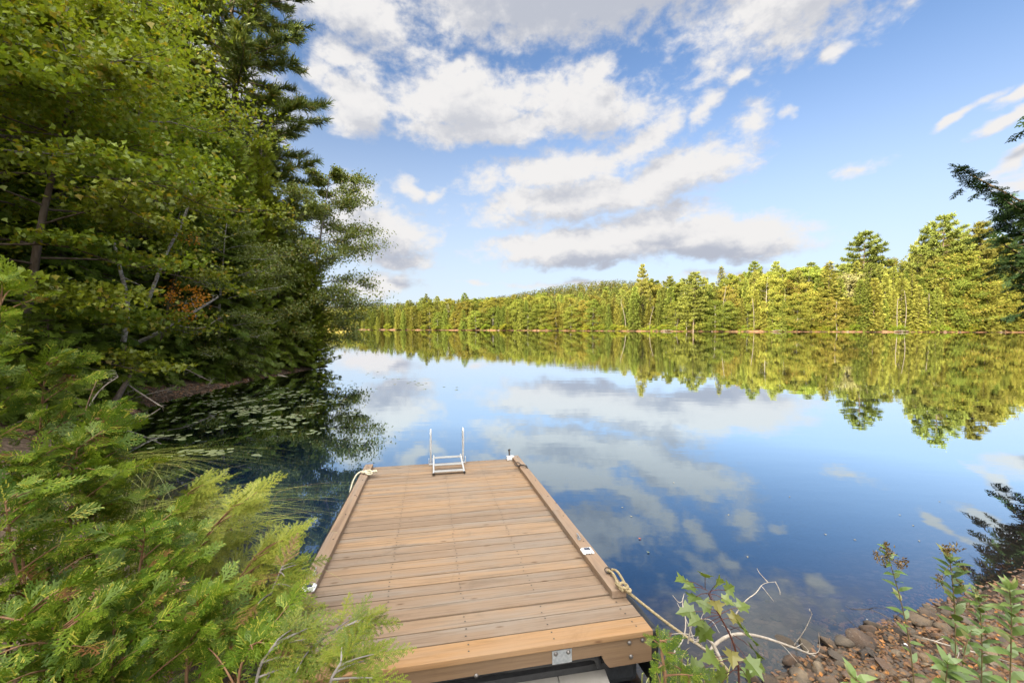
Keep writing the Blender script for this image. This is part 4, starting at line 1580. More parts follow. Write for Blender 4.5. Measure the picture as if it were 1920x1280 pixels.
SPEC = [
    ('pine', 1203, 172, 497, .62, 0, 'lone spire pine standing clear above the middle of the far shore'),
    ('pine', 1616, 168, 436, 1.15, 1, 'big round-topped pine rising alone above the far wood'),
    ('pine', 1762, 150, 408, 1.05, 2, 'tallest pine of the right-hand group with layered boughs'),
    ('pine', 1832, 149, 420, 1.05, 0, 'layered pine just right of the tallest pine'),
    ('pine', 1722, 158, 446, .75, 1, 'thin pine top just left of the tallest pine'),
    ('pine', 1300, 153, 512, 1.25, 2, 'broad tiered pine beside the dark shade gap at the waterline'),
    ('spruce', 1552, 149, 489, 1.35, 0, 'wide tiered conifer standing forward at the water left of the round-topped pine'),
    ('pine', 1412, 172, 492, .9, 1, 'dark pine top on the skyline right of the shade gap'),
    ('pine', 1452, 172, 492, .8, 0, 'smaller pine top on the skyline between the dark pine top and the tiered conifer'),
    ('spruce', 1350, 170, 498, .9, 1, 'short dark spruce on the skyline above the shade gap'),
    ('pine', 800, 205, 552, .7, 2, 'left one of two close pine tops over the distant left shore'),
    ('pine', 872, 203, 550, .8, 1, 'bushy pine top over the shore where the hill begins'),
    ('pine', 1880, 152, 452, 1.0, 2, 'pine partly hidden by the dark hemlock bough at the right edge'),
]
for kind, px, d, top_, wid, v, lab in SPEC:
    far_put(kind, px, d, top_, lab, None, None, wid, v)

# reeds by the distant left shore, pale rocks along the far strand
A = Acc()
n = 2600
px = r_.uniform(470, 665, n)
d = np.interp(px, FP[:, 0], FP[:, 1]) - r_.uniform(-3, 5, n)
O = np.stack([(px - 960) / F * d, d, np.full(n, -.05)], 1)
D = nrm(r_.normal(0, .16, (n, 3)) * [1, 1, 0] + [0, 0, 1])
A.along((np.array([[0, -.035, 0], [0, .035, 0], [1, .008, .0], [1, -.008, 0]]), np.arange(4), np.array([4])), O, D, nrm(r_.normal(0, 1, (n, 3))), r_.uniform(1.0, 2.4, n))
L_REED = leafmat('reed_blades', (.36, .33, .09), (.46, .40, .13), None, 0, .2, .0)
tag(A.build('reeds', [L_REED]), 'yellow reed bed at the distant left shore', 'reeds', None, 'stuff')


def rock_mesh(seed, flat=.6, mats=None, sub=2, name='stone'):
    r = np.random.default_rng(seed)
    bm = bmesh.new()
    bmesh.ops.create_icosphere(bm, subdivisions=sub, radius=1)
    pl = [(nrm(r.normal(0, 1, 3)), r.uniform(.5, .85)) for _ in range(11)]
    sc = np.array([1, r.uniform(.6, .85), flat * r.uniform(.8, 1.15)])
    ph = r.uniform(0, 6, 3)
    for v in bm.verts:
        c = np.array(v.co)
        for nn, dd in pl:
            k = c @ nn - dd
            if k > 0:
                c = c - nn * k * .95
        c = c * sc * (1 + .03 * math.sin(5 * c[0] + ph[0]) * math.sin(5 * c[1] + ph[1]))
        v.co = c
    A = Acc()
    A.frombm(bm, 0, None, True)
    return A.mesh(name, mats)


def stonemat(name):
    m, t, p = principled(name, .72, .35)
    co_ = t.n('ShaderNodeTexCoord').outputs['Object']
    rnd = t.n('ShaderNodeObjectInfo').outputs['Random']
    rp = t.n('ShaderNodeValToRGB')
    t.l(rnd, rp.inputs[0])
    cr = rp.color_ramp
    cols = [(.100, .084, .067), (.18, .115, .066), (.24, .168, .097), (.062, .052, .043), (.19, .108, .062), (.145, .118, .088), (.30, .23, .15), (.112, .076, .048)]
    cr.elements[0].color = cols[0] + (1,)
    cr.elements[1].color = cols[-1] + (1,)
    for i_, c in enumerate(cols[1:-1]):
        e = cr.elements.new((i_ + 1) / (len(cols) - 1))
        e.color = c + (1,)
    n1 = t.noise(co_, 2.6, 5, .65).outputs['Fac']
    c = t.mix(t.smooth(n1, .38, .66, 0, .55), rp.outputs[0], (.10, .085, .075))
    n2 = t.noise(co_, 11, 4, .7).outputs['Fac']
    c = t.mix(t.smooth(n2, .55, .7, 0, .4), c, (.36, .31, .25))
    pz = t.n('ShaderNodeSeparateXYZ')
    t.l(t.n('ShaderNodeNewGeometry').outputs['Position'], pz.inputs[0])
    c = t.mix(t.smooth(pz.outputs['Z'], .10, .02, 0, .6), c, (.03, .025, .02))
    t.l(c, p.inputs['Base Color'])
    bp = t.n('ShaderNodeBump')
    bp.inputs['Strength'].default_value = .4
    bp.inputs['Distance'].default_value = .15
    t.l(n2, bp.inputs['Height'])
    t.l(bp.outputs[0], p.inputs['Normal'])
    return m


M_STONE = stonemat('stone')
STN = [rock_mesh(100 + s, (.34, .5, .7)[s % 3], [M_STONE], 3) for s in range(12)]


def stone(x, y, s, z=None, label=None, group=None, name='stone', sink=.25, v=None, rz=None):
    o = bpy.data.objects.new(name, STN[r_.integers(12) if v is None else v])
    COL.objects.link(o)
    o.location = (x, y, (hz_(x, y) if z is None else z) + s * (.5 - sink) * .6)
    o.rotation_euler = (r_.normal(0, .16), r_.normal(0, .16), r_.uniform(0, 6.28) if rz is None else rz)
    o.scale = (s, s, s)
    return tag(o, label, 'stone', group)


for px in (1095, 1110, 1245, 1250, 1455, 1462, 1470, 1590, 1690, 1700, 1772, 1800, 1860, 1876, 1010, 935, 1335, 1400, 1640):
    d = np.interp(px, FP[:, 0], FP[:, 1]) + r_.uniform(-.8, 1)
    stone((px - 960) / F * d, d, r_.uniform(.3, .75), .05, 'pale boulder at the far waterline below the sunlit wood', 'boulders at the far waterline', 'boulder')
for px, l in ((1460, 22), (1690, 26), (1250, 20)):
    d = np.interp(px, FP[:, 0], FP[:, 1]) - .2
    pole('drift_log', 'bleached drift log lying along the far strand', 'log', [(px - l / 2, 608 + (EYE - .3) / d * F, d), (px, 608 + (EYE - .55) / d * F, d + .3), (px + l / 2, 608 + (EYE - .4) / d * F, d)], .14, M_SNAG, 2, int(px), 'drift logs on the far strand')

for k in range(10):
    px = r_.uniform(900, 1910)
    d = np.interp(px, FP[:, 0], FP[:, 1]) + r_.uniform(.3, 3)
    y0_ = 608 + (EYE - .5) / d * F
    hh_ = r_.uniform(30, 70) * (1.2 if px > 1300 else .75)
    pole('dead_snag', 'bare pale dead trunk standing among the far waterline trees', 'dead tree', [(px, y0_, d), (px + r_.normal(0, 3), y0_ - hh_ * .5, d), (px + r_.normal(0, 7), y0_ - hh_, d)], r_.uniform(.09, .14), M_SNAG, 7, 900 + k, 'dead snags among the far trees')

# wooded hill behind the far shore: one distant mass
A = Acc()
n = 5200
hx = r_.uniform(-330, 560, n)
hy = r_.uniform(215, 760, n)
ok = lake_dist(hx, hy) > 45
hx, hy = hx[ok], hy[ok]
hzv = height(hx, hy)
n = len(hx)
for k, T in enumerate(FCL):
    for lay in range(7):
        m = np.arange(n) % 3 == k
        q = np.stack([hx[m], hy[m], hzv[m]], 1)
        s = 3.4 - .30 * lay
        O = q + np.stack([r_.normal(0, 1.1, m.sum()), r_.normal(0, 1.1, m.sum()), 1.2 + lay * 1.7 + r_.normal(0, .5, m.sum())], 1)
        a = r_.uniform(0, 6.28, m.sum())
        A.place(T, O, np.stack([np.cos(a), np.sin(a), 0 * a], 1), np.stack([-np.sin(a), np.cos(a), 0 * a], 1), np.tile([0, 0, 1.0], (m.sum(), 1)), s * r_.uniform(.8, 1.2, m.sum()))
L_HILL = leafmat('hill_forest', (.060, .074, .024), (.105, .105, .030), (.15, .11, .03), .08, .15, 0)
tag(A.build('hill_forest', [L_HILL]), 'dark wooded hill rising behind the far shore', 'forest', None, 'stuff')


# ---------------------------------------------------------------- hemlock at the right edge
r_ = np.random.default_rng(91)
W, C = Acc(), Acc()
hb = np.array([16.3, 12.2, hz_(16.3, 12.2) - .1])
Hh = 13
W.tube(np.array([(0, 0, 0), (.05, 0, 4), (-.02, 0, 8), (0, 0, Hh)]), [.2, .17, .12, .02], 9)


def bough(acc_w, acc_c, P, TT, fl, gap, rad, seed, droop=.25, side=52, mat=0, jit=18, upv=(0, 0, 1.0), vr=.25):
    r = np.random.default_rng(seed)
    L = smooth_line(P)
    ln = np.linalg.norm(np.diff(L, axis=0), axis=1).sum()
    acc_w.tube(L, np.linspace(rad, rad * .2, len(L)), 5, 0, False)
    tg = nrm(np.gradient(L, axis=0))
    n = max(2, int(ln / gap))
    O, D, S = [], [], []
    for k in range(n):
        u = .10 + .9 * (k + r.uniform(.1, .9)) / n
        q = on_line(L, np.array([u]))[0]
        d = on_line(tg, np.array([u]))[0]
        sidev = nrm(np.cross(d, upv))
        for sg in (-1, 1):
            b = R(side + r.uniform(-jit, jit))
            O.append(q)
            D.append(d * math.cos(b) + sidev * sg * math.sin(b) + np.array([0, 0, -r.uniform(0, droop)]))
            S.append(fl * (.55 + .6 * (1 - u)) * r.uniform(.75, 1.2))
    O.append(on_line(L, np.array([.93]))[0])
    D.append(tg[-1])
    S.append(fl)
    O, D, S = np.array(O), np.array(D), np.array(S)
    w = r.integers(0, len(TT), len(O))
    for k, T in enumerate(TT):
        m = w == k
        if m.any():
            acc_c.along(T, O[m], D[m], nrm(r.normal(0, vr, (m.sum(), 3)) + np.array(upv)), S[m], mat)


ends = [(1806, 318, 12), (1845, 350, 12.3), (1880, 372, 11.8), (1905, 440, 12.2), (1876, 452, 12.0), (1892, 495, 12.2), (1908, 520, 11.8), (1920, 395, 11.5), (1930, 545, 12.4), (1880, 410, 12.6), (1930, 480, 11.4), (1950, 560, 12)]
for k, (px, py, d) in enumerate(ends):
    e = at(px, py, d) - hb
    s0 = np.array([0, 0, max(1.5, e[2] - 2.0 + .3 * (k % 3))])
    mid = s0 * .45 + e * .55 + np.array([0, 0, .1])
    bough(W, C, [s0, mid, e * .85 + mid * .15 + [0, 0, -.05], e + np.array([0, 0, .0])], MID, .40, .16, .04, 200 + k, .35)
    for j in range(5):
        u = .45 + .11 * j
        q = s0 * (1 - u) + e * u
        side_ = np.array([r_.normal(-.05, .2), r_.normal(0, .5), -.2 + r_.normal(0, .12)]) * (.6 if k < 2 else 1.0)
        bough(W, C, [q, q + side_ * .5 + [0, 0, .06], q + side_], MID, .34, .15, .014, 300 + k * 7 + j, .4)
for k in range(60):
    z = r_.uniform(3.0, Hh - .6)
    a = r_.uniform(-1.9, 1.9)
    l = (1 - z / Hh) * 3.0 + .4
    s0 = np.array([0, 0, z])
    e = np.array([math.cos(a) * l, math.sin(a) * l, z - .25 * l])
    bough(W, C, [s0, (s0 + e) / 2 + [0, 0, .12], e], MID, .5, .26, .025, 700 + k, .3)
t = thing('hemlock_tree', 'dark hemlock with a long drooping bough reaching in at the right edge', 'hemlock tree', hb)
W.build('trunk', [BARK], t)
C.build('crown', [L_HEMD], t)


# ---------------------------------------------------------------- young cedar and saplings at the lower left
def shrub(name, label, cat, stems, leaf, bark, TT, fl, gap, nb, blen, seed, az=(.0, 1.6), rise=.35, droop=.25, u0=.12, upright=0.0, vr=.25):
    """stems: lists of world points; boughs leave them mostly towards the lake"""
    r = np.random.default_rng(seed)
    base = np.array(stems[0][0])
    t = thing(name, label, cat, base)
    W, C = Acc(), Acc()
    for si, P in enumerate(stems):
        L = smooth_line(np.array(P) - base)
        W.tube(L, np.linspace(.012, .003, len(L)), 7)
        tg = nrm(np.gradient(L, axis=0))
        n = nb[si] if isinstance(nb, (list, tuple)) else nb
        for k in range(n):
            u = u0 + (1 - u0) * (k + r.uniform(0, 1)) / n
            q = on_line(L, np.array([u]))[0]
            a = r.normal(az[0], az[1])
            l = blen * (1.1 - .85 * u) * r.uniform(.65, 1.2)
            d = np.array([math.cos(a), math.sin(a), 0])
            s1 = q + d * l * .5 + np.array([0, 0, l * (rise * .7 + upright * .3)])
            e = q + d * l + np.array([0, 0, l * (rise * r.uniform(.5, 1.3) + upright)])
            bough(W, C, [q, s1, e], TT, fl, gap, .006, seed * 97 + si * 31 + k, droop, 48, 0, 20, nrm(np.array([r.normal(0, .3), -.35 + r.normal(0, .2), 1.0])), vr)
        bough(W, C, [L[-8], L[-4], L[-1] + (L[-1] - L[-4]) * .2], TT, fl, gap, .004, seed * 7 + si, .05)
    W.build('stem', [bark], t)
    C.build('foliage', [leaf], t)
    return t


def gz_(p):
    return np.array([p[0], p[1], hz_(p[0], p[1]) - .03])


def upto(pxb, d0, *tops):
    """stem from the ground under pixel column pxb at distance d0 through image points"""
    x = (pxb - 960) / F * d0
    return [gz_((x, d0))] + [at(*p) for p in tops]


BRED = barkmat('bark_cedar', (.20, .105, .055), (.32, .19, .11), 20, .3)
shrub('young_cedar', 'bright green young cedar with orange-brown stems filling the lower left corner', 'cedar shrub',
      [upto(60, 2.75, (72, 900, 2.75), (78, 760, 2.75), (88, 680, 2.75)),
       upto(-40, 2.5, (-30, 900, 2.5), (-10, 700, 2.5), (5, 530, 2.45)),
       upto(150, 2.45, (140, 1100, 2.45), (128, 960, 2.45), (145, 840, 2.5)),
       upto(-120, 2.2, (-110, 900, 2.2), (-80, 700, 2.2)),
       upto(110, 2.0, (80, 1200, 2.0), (30, 1080, 2.0), (10, 940, 2.0)),
       upto(40, 2.3, (50, 1150, 2.3), (40, 1010, 2.3), (70, 860, 2.35)),
       upto(170, 2.7, (175, 1080, 2.7), (180, 900, 2.7), (170, 790, 2.7)),
       upto(-20, 1.75, (0, 1240, 1.75), (40, 1160, 1.75)),
       upto(130, 1.75, (120, 1260, 1.75), (110, 1180, 1.75))],
      L_NCED, BRED, CED, .150, .042, [19, 18, 17, 14, 20, 22, 18, 16, 16], .42, 5, (.15, 1.4), .50, .30, .22, .12, .8)
shrub('cedar_sapling', 'low spreading cedar sapling between the young cedar and the dock', 'cedar shrub',
      [upto(260, 2.25, (250, 1180, 2.25), (258, 1090, 2.3), (272, 1000, 2.35)),
       upto(330, 2.05, (345, 1230, 2.05), (370, 1140, 2.1)),
       upto(200, 1.85, (205, 1260, 1.85), (215, 1170, 1.9)),
       upto(430, 1.9, (440, 1270, 1.9), (470, 1210, 1.95))],
      L_NCED, BRED, CED, .135, .040, [24, 20, 18, 14], .38, 6, (.2, 1.2), .5, .25, .10, .15, .8)
shrub('hemlock_sapling', 'hemlock sapling with feathery yellow-green sprays bending over the dark water', 'hemlock sapling',
      [upto(300, 2.9, (310, 1150, 2.8), (355, 1040, 2.75), (430, 955, 2.7)),
       upto(240, 3.1, (260, 1100, 3.0), (285, 1010, 2.95), (350, 925, 2.9)),
       upto(400, 2.6, (400, 1200, 2.6), (430, 1110, 2.6), (480, 1040, 2.65))],
      L_NHEY, BRED, HEM, .21, .065, [15, 13, 12], .50, 7, (.35, .5), .45, .15, .3, .12)
hp = shrub('hemlock_sapling', 'hemlock sapling whose dark green tips reach over the near left edge of the dock', 'hemlock sapling',
      [upto(480, 2.15, (480, 1230, 2.15), (500, 1130, 2.2), (530, 1060, 2.3)),
       upto(540, 1.85, (540, 1275, 1.85), (585, 1205, 1.9), (665, 1165, 1.95)),
       upto(450, 1.8, (470, 1270, 1.8), (520, 1200, 1.85)),
       upto(600, 1.62, (610, 1290, 1.62), (640, 1240, 1.65))],
      L_NHEM, BARKG, HEM, .17, .055, [10, 8, 9, 6], .30, 8, (.3, .85), .25, .25, .3)

# sedge leaning out over the water
L_SEDGE = leafmat('sedge_blades', (.20, .25, .035), (.34, .35, .06), (.30, .22, .08), .10, .25, .08)


def sedge(name, label, cx, cy, d, n, L, seed, spread=.22, lean=(1.0, .25)):
    r = np.random.default_rng(seed)
    p0 = at(cx, cy, d)
    b = gz_(p0) if lake_dist(p0[:1], p0[1:2])[0] > -.2 else np.array([p0[0], p0[1], hz_(p0[0], p0[1])])
    A = Acc()
    for k in range(n):
        o = np.array([r.normal(0, spread), r.normal(0, spread * .6), 0])
        l = L * r.uniform(.6, 1.15)
        h0 = p0[2] - b[2]
        dd = np.array([lean[0] + r.normal(0, .25), lean[1] + r.normal(0, .35), 0])
        s = np.linspace(0, 1, 9)[:, None]
        P = o + np.array([0, 0, 1]) * (h0 * np.minimum(s * 3, 1) + l * (.42 * s - r.uniform(.30, .62) * s ** 2.2)) + dd * l * s ** 1.3
        sd = nrm(np.cross(dd, (0, 0, 1.0))) * .0046
        w = np.linspace(1, .15, 9)[:, None]
        V = np.vstack([P - sd * w, P + sd * w])
        Qd = [[i_, i_ + 1, i_ + 10, i_ + 9] for i_ in range(8)]
        A.quads(V, Qd)
    o = A.build(name, [L_SEDGE])
    o.location = tuple(b)
    return tag(o, label, 'sedge')


sedge('sedge_clump', 'long sedge blades arching right over the dark water behind the cedars', 268, 985, 3.35, 150, 1.0, 1)
sedge('sedge_clump', 'shorter sedge tuft with loose blades above the yellow-green hemlock sprays', 420, 1000, 3.1, 46, .55, 2, .14, (.8, .35))
sedge('sedge_clump', 'thin sedge blades lying along the water near the torn stump', 205, 880, 4.6, 60, 1.2, 3)

# ---------------------------------------------------------------- right bank: stones, driftwood, plants
def near_stone_zone(x, y):
    d = lake_dist(np.array([x]), np.array([y]))[0]
    return d


pts = []
tries = 0
while len(pts) < 270 and tries < 60000:
    tries += 1
    px, py = r_.uniform(1400, 1990), r_.uniform(1120, 1300)
    g = ground(px, py, .1)
    d = near_stone_zone(g[0], g[1])
    if d < -.25 or (d < 0 and r_.uniform() > .22):
        continue
    s = np.clip(r_.lognormal(-2.95, .5), .022, .13)
    if any((g[0] - a) ** 2 + (g[1] - b) ** 2 < ((s + c) * .62) ** 2 for a, b, c in pts):
        continue
    pts.append((g[0], g[1], s))
for x, y, s in pts:
    d = near_stone_zone(x, y)
    lab = 'loose brown stone among the pile on the right shore' if d > .12 else 'small wet stone at the water edge of the right shore'
    stone(x, y, s, None, lab, 'stones on the right shore' if d > .12 else 'wet stones along the right waterline')
def bigst(px, py, s, lab, v, rz, dz=.1):
    g = ground(px, py, dz)
    stone(g[0], g[1], s, None, lab, None, 'stone', .2, v, rz)


bigst(1632, 1170, .088, 'pointed brown stone standing alone in the shallow water', 1, .2, .0)
bigst(1500, 1252, .105, 'long tan stone at the left end of the stone pile', 0, 2.6)
bigst(1532, 1236, .075, 'dark round stone just right of the long tan stone', 2, 1.)
bigst(1605, 1262, .12, 'broad grey-brown stone in the middle of the stone pile', 3, .5)
bigst(1655, 1235, .10, 'flat slanting stone near the stem of the brown-headed weed', 6, .9)
# pebbles between
A = Acc()
n = 8000
px, py = r_.uniform(1380, 2250, n), r_.uniform(1030, 1330, n)
G = np.array([ground(a, b, .08) for a, b in zip(px, py)])
dd = lake_dist(G[:, 0], G[:, 1])
m = (dd > -.30)
G, dd = G[m], dd[m]
n = len(G)
zz = height(G[:, 0], G[:, 1])
bm = bmesh.new()
bmesh.ops.create_icosphere(bm, subdivisions=1, radius=1)
tv = np.array([v.co[:] for v in bm.verts]) * [1, .72, .5]
tl = np.array([v.index for f in bm.faces for v in f.verts])
bm.free()
a = r_.uniform(0, 6.28, n)
s = r_.uniform(.008, .026, n)
A.place((tv, tl, np.full(20, 3)), np.stack([G[:, 0], G[:, 1], zz + s * .2], 1), np.stack([np.cos(a), np.sin(a), r_.normal(0, .2, n)], 1), np.stack([-np.sin(a), np.cos(a), r_.normal(0, .2, n)], 1), np.stack([r_.normal(0, .2, n), r_.normal(0, .2, n), np.ones(n)], 1), s)
mp, t, p = principled('pebbles', .75, .3)
rnd = t.n('ShaderNodeNewGeometry').outputs['Random Per Island']
rp = t.n('ShaderNodeValToRGB')
t.l(rnd, rp.inputs[0])
for i_, (po, c) in enumerate(((0, (.08, .07, .06)), (.3, (.20, .13, .075)), (.55, (.15, .13, .11)), (.8, (.29, .22, .15)), (1, (.21, .11, .055)))):
    e = rp.color_ramp.elements[0] if i_ == 0 else (rp.color_ramp.elements[1] if i_ == 4 else rp.color_ramp.elements.new(po))
    e.position = po
    e.color = c + (1,)
t.l(rp.outputs[0], p.inputs['Base Color'])
tag(A.build('pebbles', [mp]), 'brown pebbles and gravel between the shore stones', 'pebbles', None, 'stuff')
A = Acc()
n = 4200
k_ = r_.uniform(0, 1, n)
sx_ = np.interp(k_, np.linspace(0, 1, 6), [-8.6, -10.2, -11.5, -11.8, -11.8, -11.5])
sy_ = np.interp(k_, np.linspace(0, 1, 6), [8.5, 10.6, 13.6, 17.0, 20.5, 23.6])
sx_ = sx_ - r_.uniform(-.25, 1.5, n)
zz = height(sx_, sy_)
a = r_.uniform(0, 6.28, n)
s = r_.lognormal(-3.5, .5, n)
A.place((tv, tl, np.full(20, 3)), np.stack([sx_, sy_, zz + s * .1], 1), np.stack([np.cos(a), np.sin(a), r_.normal(0, .2, n)], 1), np.stack([-np.sin(a), np.cos(a), r_.normal(0, .2, n)], 1), np.stack([r_.normal(0, .2, n), r_.normal(0, .2, n), np.ones(n)], 1), s)
tag(A.build('strand_pebbles', [mp]), 'brown pebbles along the left strand under the trees', 'pebbles', None, 'stuff')
# dry leaves and needles on the right bank
A = Acc()
n = 1500
px, py = r_.uniform(1380, 2020, n), r_.uniform(1130, 1320, n)
G = np.array([ground(a_, b_, .1) for a_, b_ in zip(px, py)])
G = G[lake_dist(G[:, 0], G[:, 1]) > .06]
n = len(G)
O = np.stack([G[:, 0], G[:, 1], height(G[:, 0], G[:, 1]) + r_.uniform(.008, .05, n)], 1)
D = nrm(r_.normal(0, 1, (n, 3)) * [1, 1, .25])
A.along(T_LEAF, O, D, nrm(r_.normal(0, .4, (n, 3)) + [0, 0, 1.0]), r_.uniform(.015, .05, n))
L_DRY = leafmat('dry_leaves', (.12, .065, .03), (.24, .14, .065), (.34, .16, .05), .12, .1, .02)
tag(A.build('leaf_litter', [L_DRY]), 'dry brown leaves strewn among the stones of the right shore', 'leaf litter', None, 'stuff')
# stones on the lake bed in the shallows
for k in range(70):
    px, py = r_.uniform(1240, 1900), r_.uniform(1090, 1270)
    g = ground(px, py, 0)
    if lake_dist(g[:1], g[1:2])[0] > -.12:
        continue
    stone(g[0], g[1] + .1, r_.uniform(.03, .085), None, 'brown stone on the lake bed seen through the shallow water', 'stones on the lake bed in the shallows', 'stone', .4)


def wpole(name, label, cat, P, rads, mat, twigs=0, seed=0, tl=.2):
    L = smooth_line(P)
    A = Acc()
    A.tube(L, np.interp(np.linspace(0, 1, len(L)), np.linspace(0, 1, len(rads)), rads), 7)
    r = np.random.default_rng(seed)
    for k in range(twigs):
        q = on_line(L, np.array([r.uniform(.15, .95)]))[0]
        d = nrm(r.normal(0, 1, 3) + [0, 0, .5])
        l = tl * r.uniform(.4, 1)
        A.tube(smooth_line([q, q + d * l * .5 + r.normal(0, .03, 3), q + d * l]), [.004, .0012], 4, 0, False)
    return tag(A.build(name, [mat]), label, cat)


wpole('driftwood_branch', 'bleached driftwood branch arching over the shallows beside the maple seedling', 'driftwood',
      [at(1325, 1235, 2.75), at(1340, 1205, 2.8), at(1375, 1186, 2.9), at(1420, 1190, 3.0), at(1480, 1210, 3.05), at(1528, 1229, 3.1)], [.013, .012, .011, .009, .007, .004], M_DEADW, 6, 3)
wpole('driftwood_branch', 'pale forked driftwood stick crossing under the mooring rope', 'driftwood',
      [at(1352, 1238, 2.6), at(1338, 1208, 2.62), at(1325, 1192, 2.64), at(1300, 1205, 2.68)], [.012, .011, .008, .003], M_DEADW, 3, 4)
wpole('driftwood_branch', 'thin white twig curving up beside the corner of the dock', 'driftwood',
      [at(1258, 1250, 2.55), at(1262, 1222, 2.55), at(1280, 1204, 2.6), at(1288, 1165, 2.65), at(1278, 1130, 2.7), at(1283, 1112, 2.75)], [.005, .005, .004, .004, .003, .001], M_DEADW, 2, 5)
wpole('driftwood_branch', 'white twig bundle standing behind the rope near the dock corner', 'driftwood',
      [at(1290, 1205, 2.8), at(1296, 1170, 2.8), at(1302, 1160, 2.8), at(1318, 1163, 2.82)], [.006, .005, .004, .002], M_DEADW, 6, 6, .22)
wpole('driftwood_branch', 'long thin pale twig reaching up over the water behind the maple seedling', 'driftwood',
      [at(1380, 1150, 3.0), at(1400, 1122, 3.0), at(1418, 1112, 3.05), at(1430, 1092, 3.1), at(1455, 1090, 3.15)], [.005, .004, .003, .002, .001], M_DEADW, 3, 7)
wpole('driftwood_branch', 'pale twig lying across the stones behind the leafy weeds', 'driftwood',
      [ground(1730, 1195, .16), ground(1780, 1210, .17), ground(1850, 1228, .22), ground(1905, 1245, .28)], [.006, .006, .005, .003], M_DEADW, 3, 8)
wpole('driftwood_branch', 'dark twig leaning out of the water beside the pointed stone', 'driftwood',
      [ground(1700, 1190, .05), at(1660, 1152, 3.5), at(1625, 1140, 3.55)], [.006, .004, .001], M_DEADD, 4, 9)
wpole('driftwood_branch', 'thin curved twig rising from the shallows right of the driftwood', 'driftwood',
      [ground(1488, 1210, .0), at(1510, 1180, 3.25), at(1523, 1150, 3.25)], [.004, .003, .001], M_DEADW, 1, 10)

# maple seedling in front of the driftwood
L_SEED = leafmat('seedling_maple_leaves', (.10, .165, .022), (.19, .25, .04), (.24, .22, .04), .06, .35, .06)
M_STEM = plainmat('red_brown_stem', (.075, .022, .018), (.12, .045, .03), 30, .5, .4)
M_STEMG = plainmat('weed_stem', (.20, .12, .07), (.16, .15, .06), 30, .6, .3)


def leafset(acc, T, items, mat=0):
    for (o, d, up, s) in items:
        acc.along(T, np.array([o]), np.array([d]), np.array(up), np.array([s]), mat)


_ov = [(0, 0), (.10, -.11), (.32, -.20), (.62, -.16), (.86, -.06), (1, 0), (.86, .06), (.62, .16), (.32, .20), (.10, .11)]
T_OVAL = (np.array([(x, y, .35 * abs(y) - .16 * x * x) for x, y in _ov]), np.array([0, 1, 2, 8, 9, 2, 3, 7, 8, 3, 4, 6, 7, 4, 5, 6]).astype(int)[[0, 1, 2, 0, 2, 8, 0, 8, 9, 2, 3, 7, 2, 7, 8, 3, 4, 6, 3, 6, 7, 4, 5, 6]] if False else
          np.array([0, 1, 2, 0, 2, 8, 0, 8, 9, 2, 3, 7, 2, 7, 8, 3, 4, 6, 3, 6, 7, 4, 5, 6]), np.full(8, 3))

d0 = 1.95
b = gz_(at(1392, 1270, d0))
st_ = [b, at(1388, 1260, d0), at(1375, 1200, d0), at(1350, 1155, d0), at(1328, 1112, d0)]
t = thing('maple_seedling', 'maple seedling with lobed leaves on a dark red stem in front of the shallows', 'maple seedling', b)
A = Acc()
L = smooth_line(np.array(st_) - b)
A.tube(L, np.linspace(.0055, .003, len(L)), 7)
LF = Acc()
MPL = [(1318, 1100, 1285, 1088, .100), (1330, 1108, 1362, 1106, .095), (1322, 1105, 1322, 1080, .085), (1326, 1112, 1305, 1118, .10), (1330, 1112, 1356, 1122, .085),
       (1350, 1150, 1300, 1146, .12), (1352, 1150, 1385, 1138, .10), (1355, 1160, 1330, 1178, .12), (1352, 1152, 1312, 1162, .10), (1368, 1172, 1400, 1190, .15), (1375, 1190, 1410, 1215, .13), (1372, 1200, 1372, 1222, .11),
       (1326, 1106, 1300, 1100, .09), (1330, 1112, 1344, 1094, .09), (1328, 1110, 1340, 1128, .10), (1352, 1152, 1330, 1140, .10), (1356, 1160, 1372, 1160, .10),
       (1350, 1156, 1322, 1174, .11), (1370, 1180, 1390, 1176, .10), (1376, 1205, 1400, 1236, .13), (1382, 1230, 1340, 1232, .12), (1386, 1250, 1400, 1268, .13), (1388, 1255, 1360, 1262, .12),
       (1378, 1235, 1318, 1250, .15), (1384, 1245, 1350, 1285, .15), (1390, 1240, 1418, 1244, .10)]
for k, (x0, y0, x1, y1, s) in enumerate(MPL):
    o = at(x0, y0, d0) - b
    e = at(x1, y1, d0 - .03 + r_.uniform(-.06, .06)) - b
    A.tube(np.array([o, o * .5 + e * .5 + [0, 0, .006], e]), [.0018, .0015, .0012], 5, 0, False)
    d = nrm(e - o + r_.normal(0, .008, 3))
    up = nrm(np.array([r_.normal(0, .3), -.38, 1.0]) + r_.normal(0, .25, 3))
    LF.along(T_MAPLE, np.array([e - d * .01]), np.array([d]), up, np.array([s * .76]))
A.build('stem', [M_STEM], t)
LF.build('leaf', [L_SEED], t)
for o in t.children:
    if o.name.startswith('leaf'):
        o.name = 'foliage'


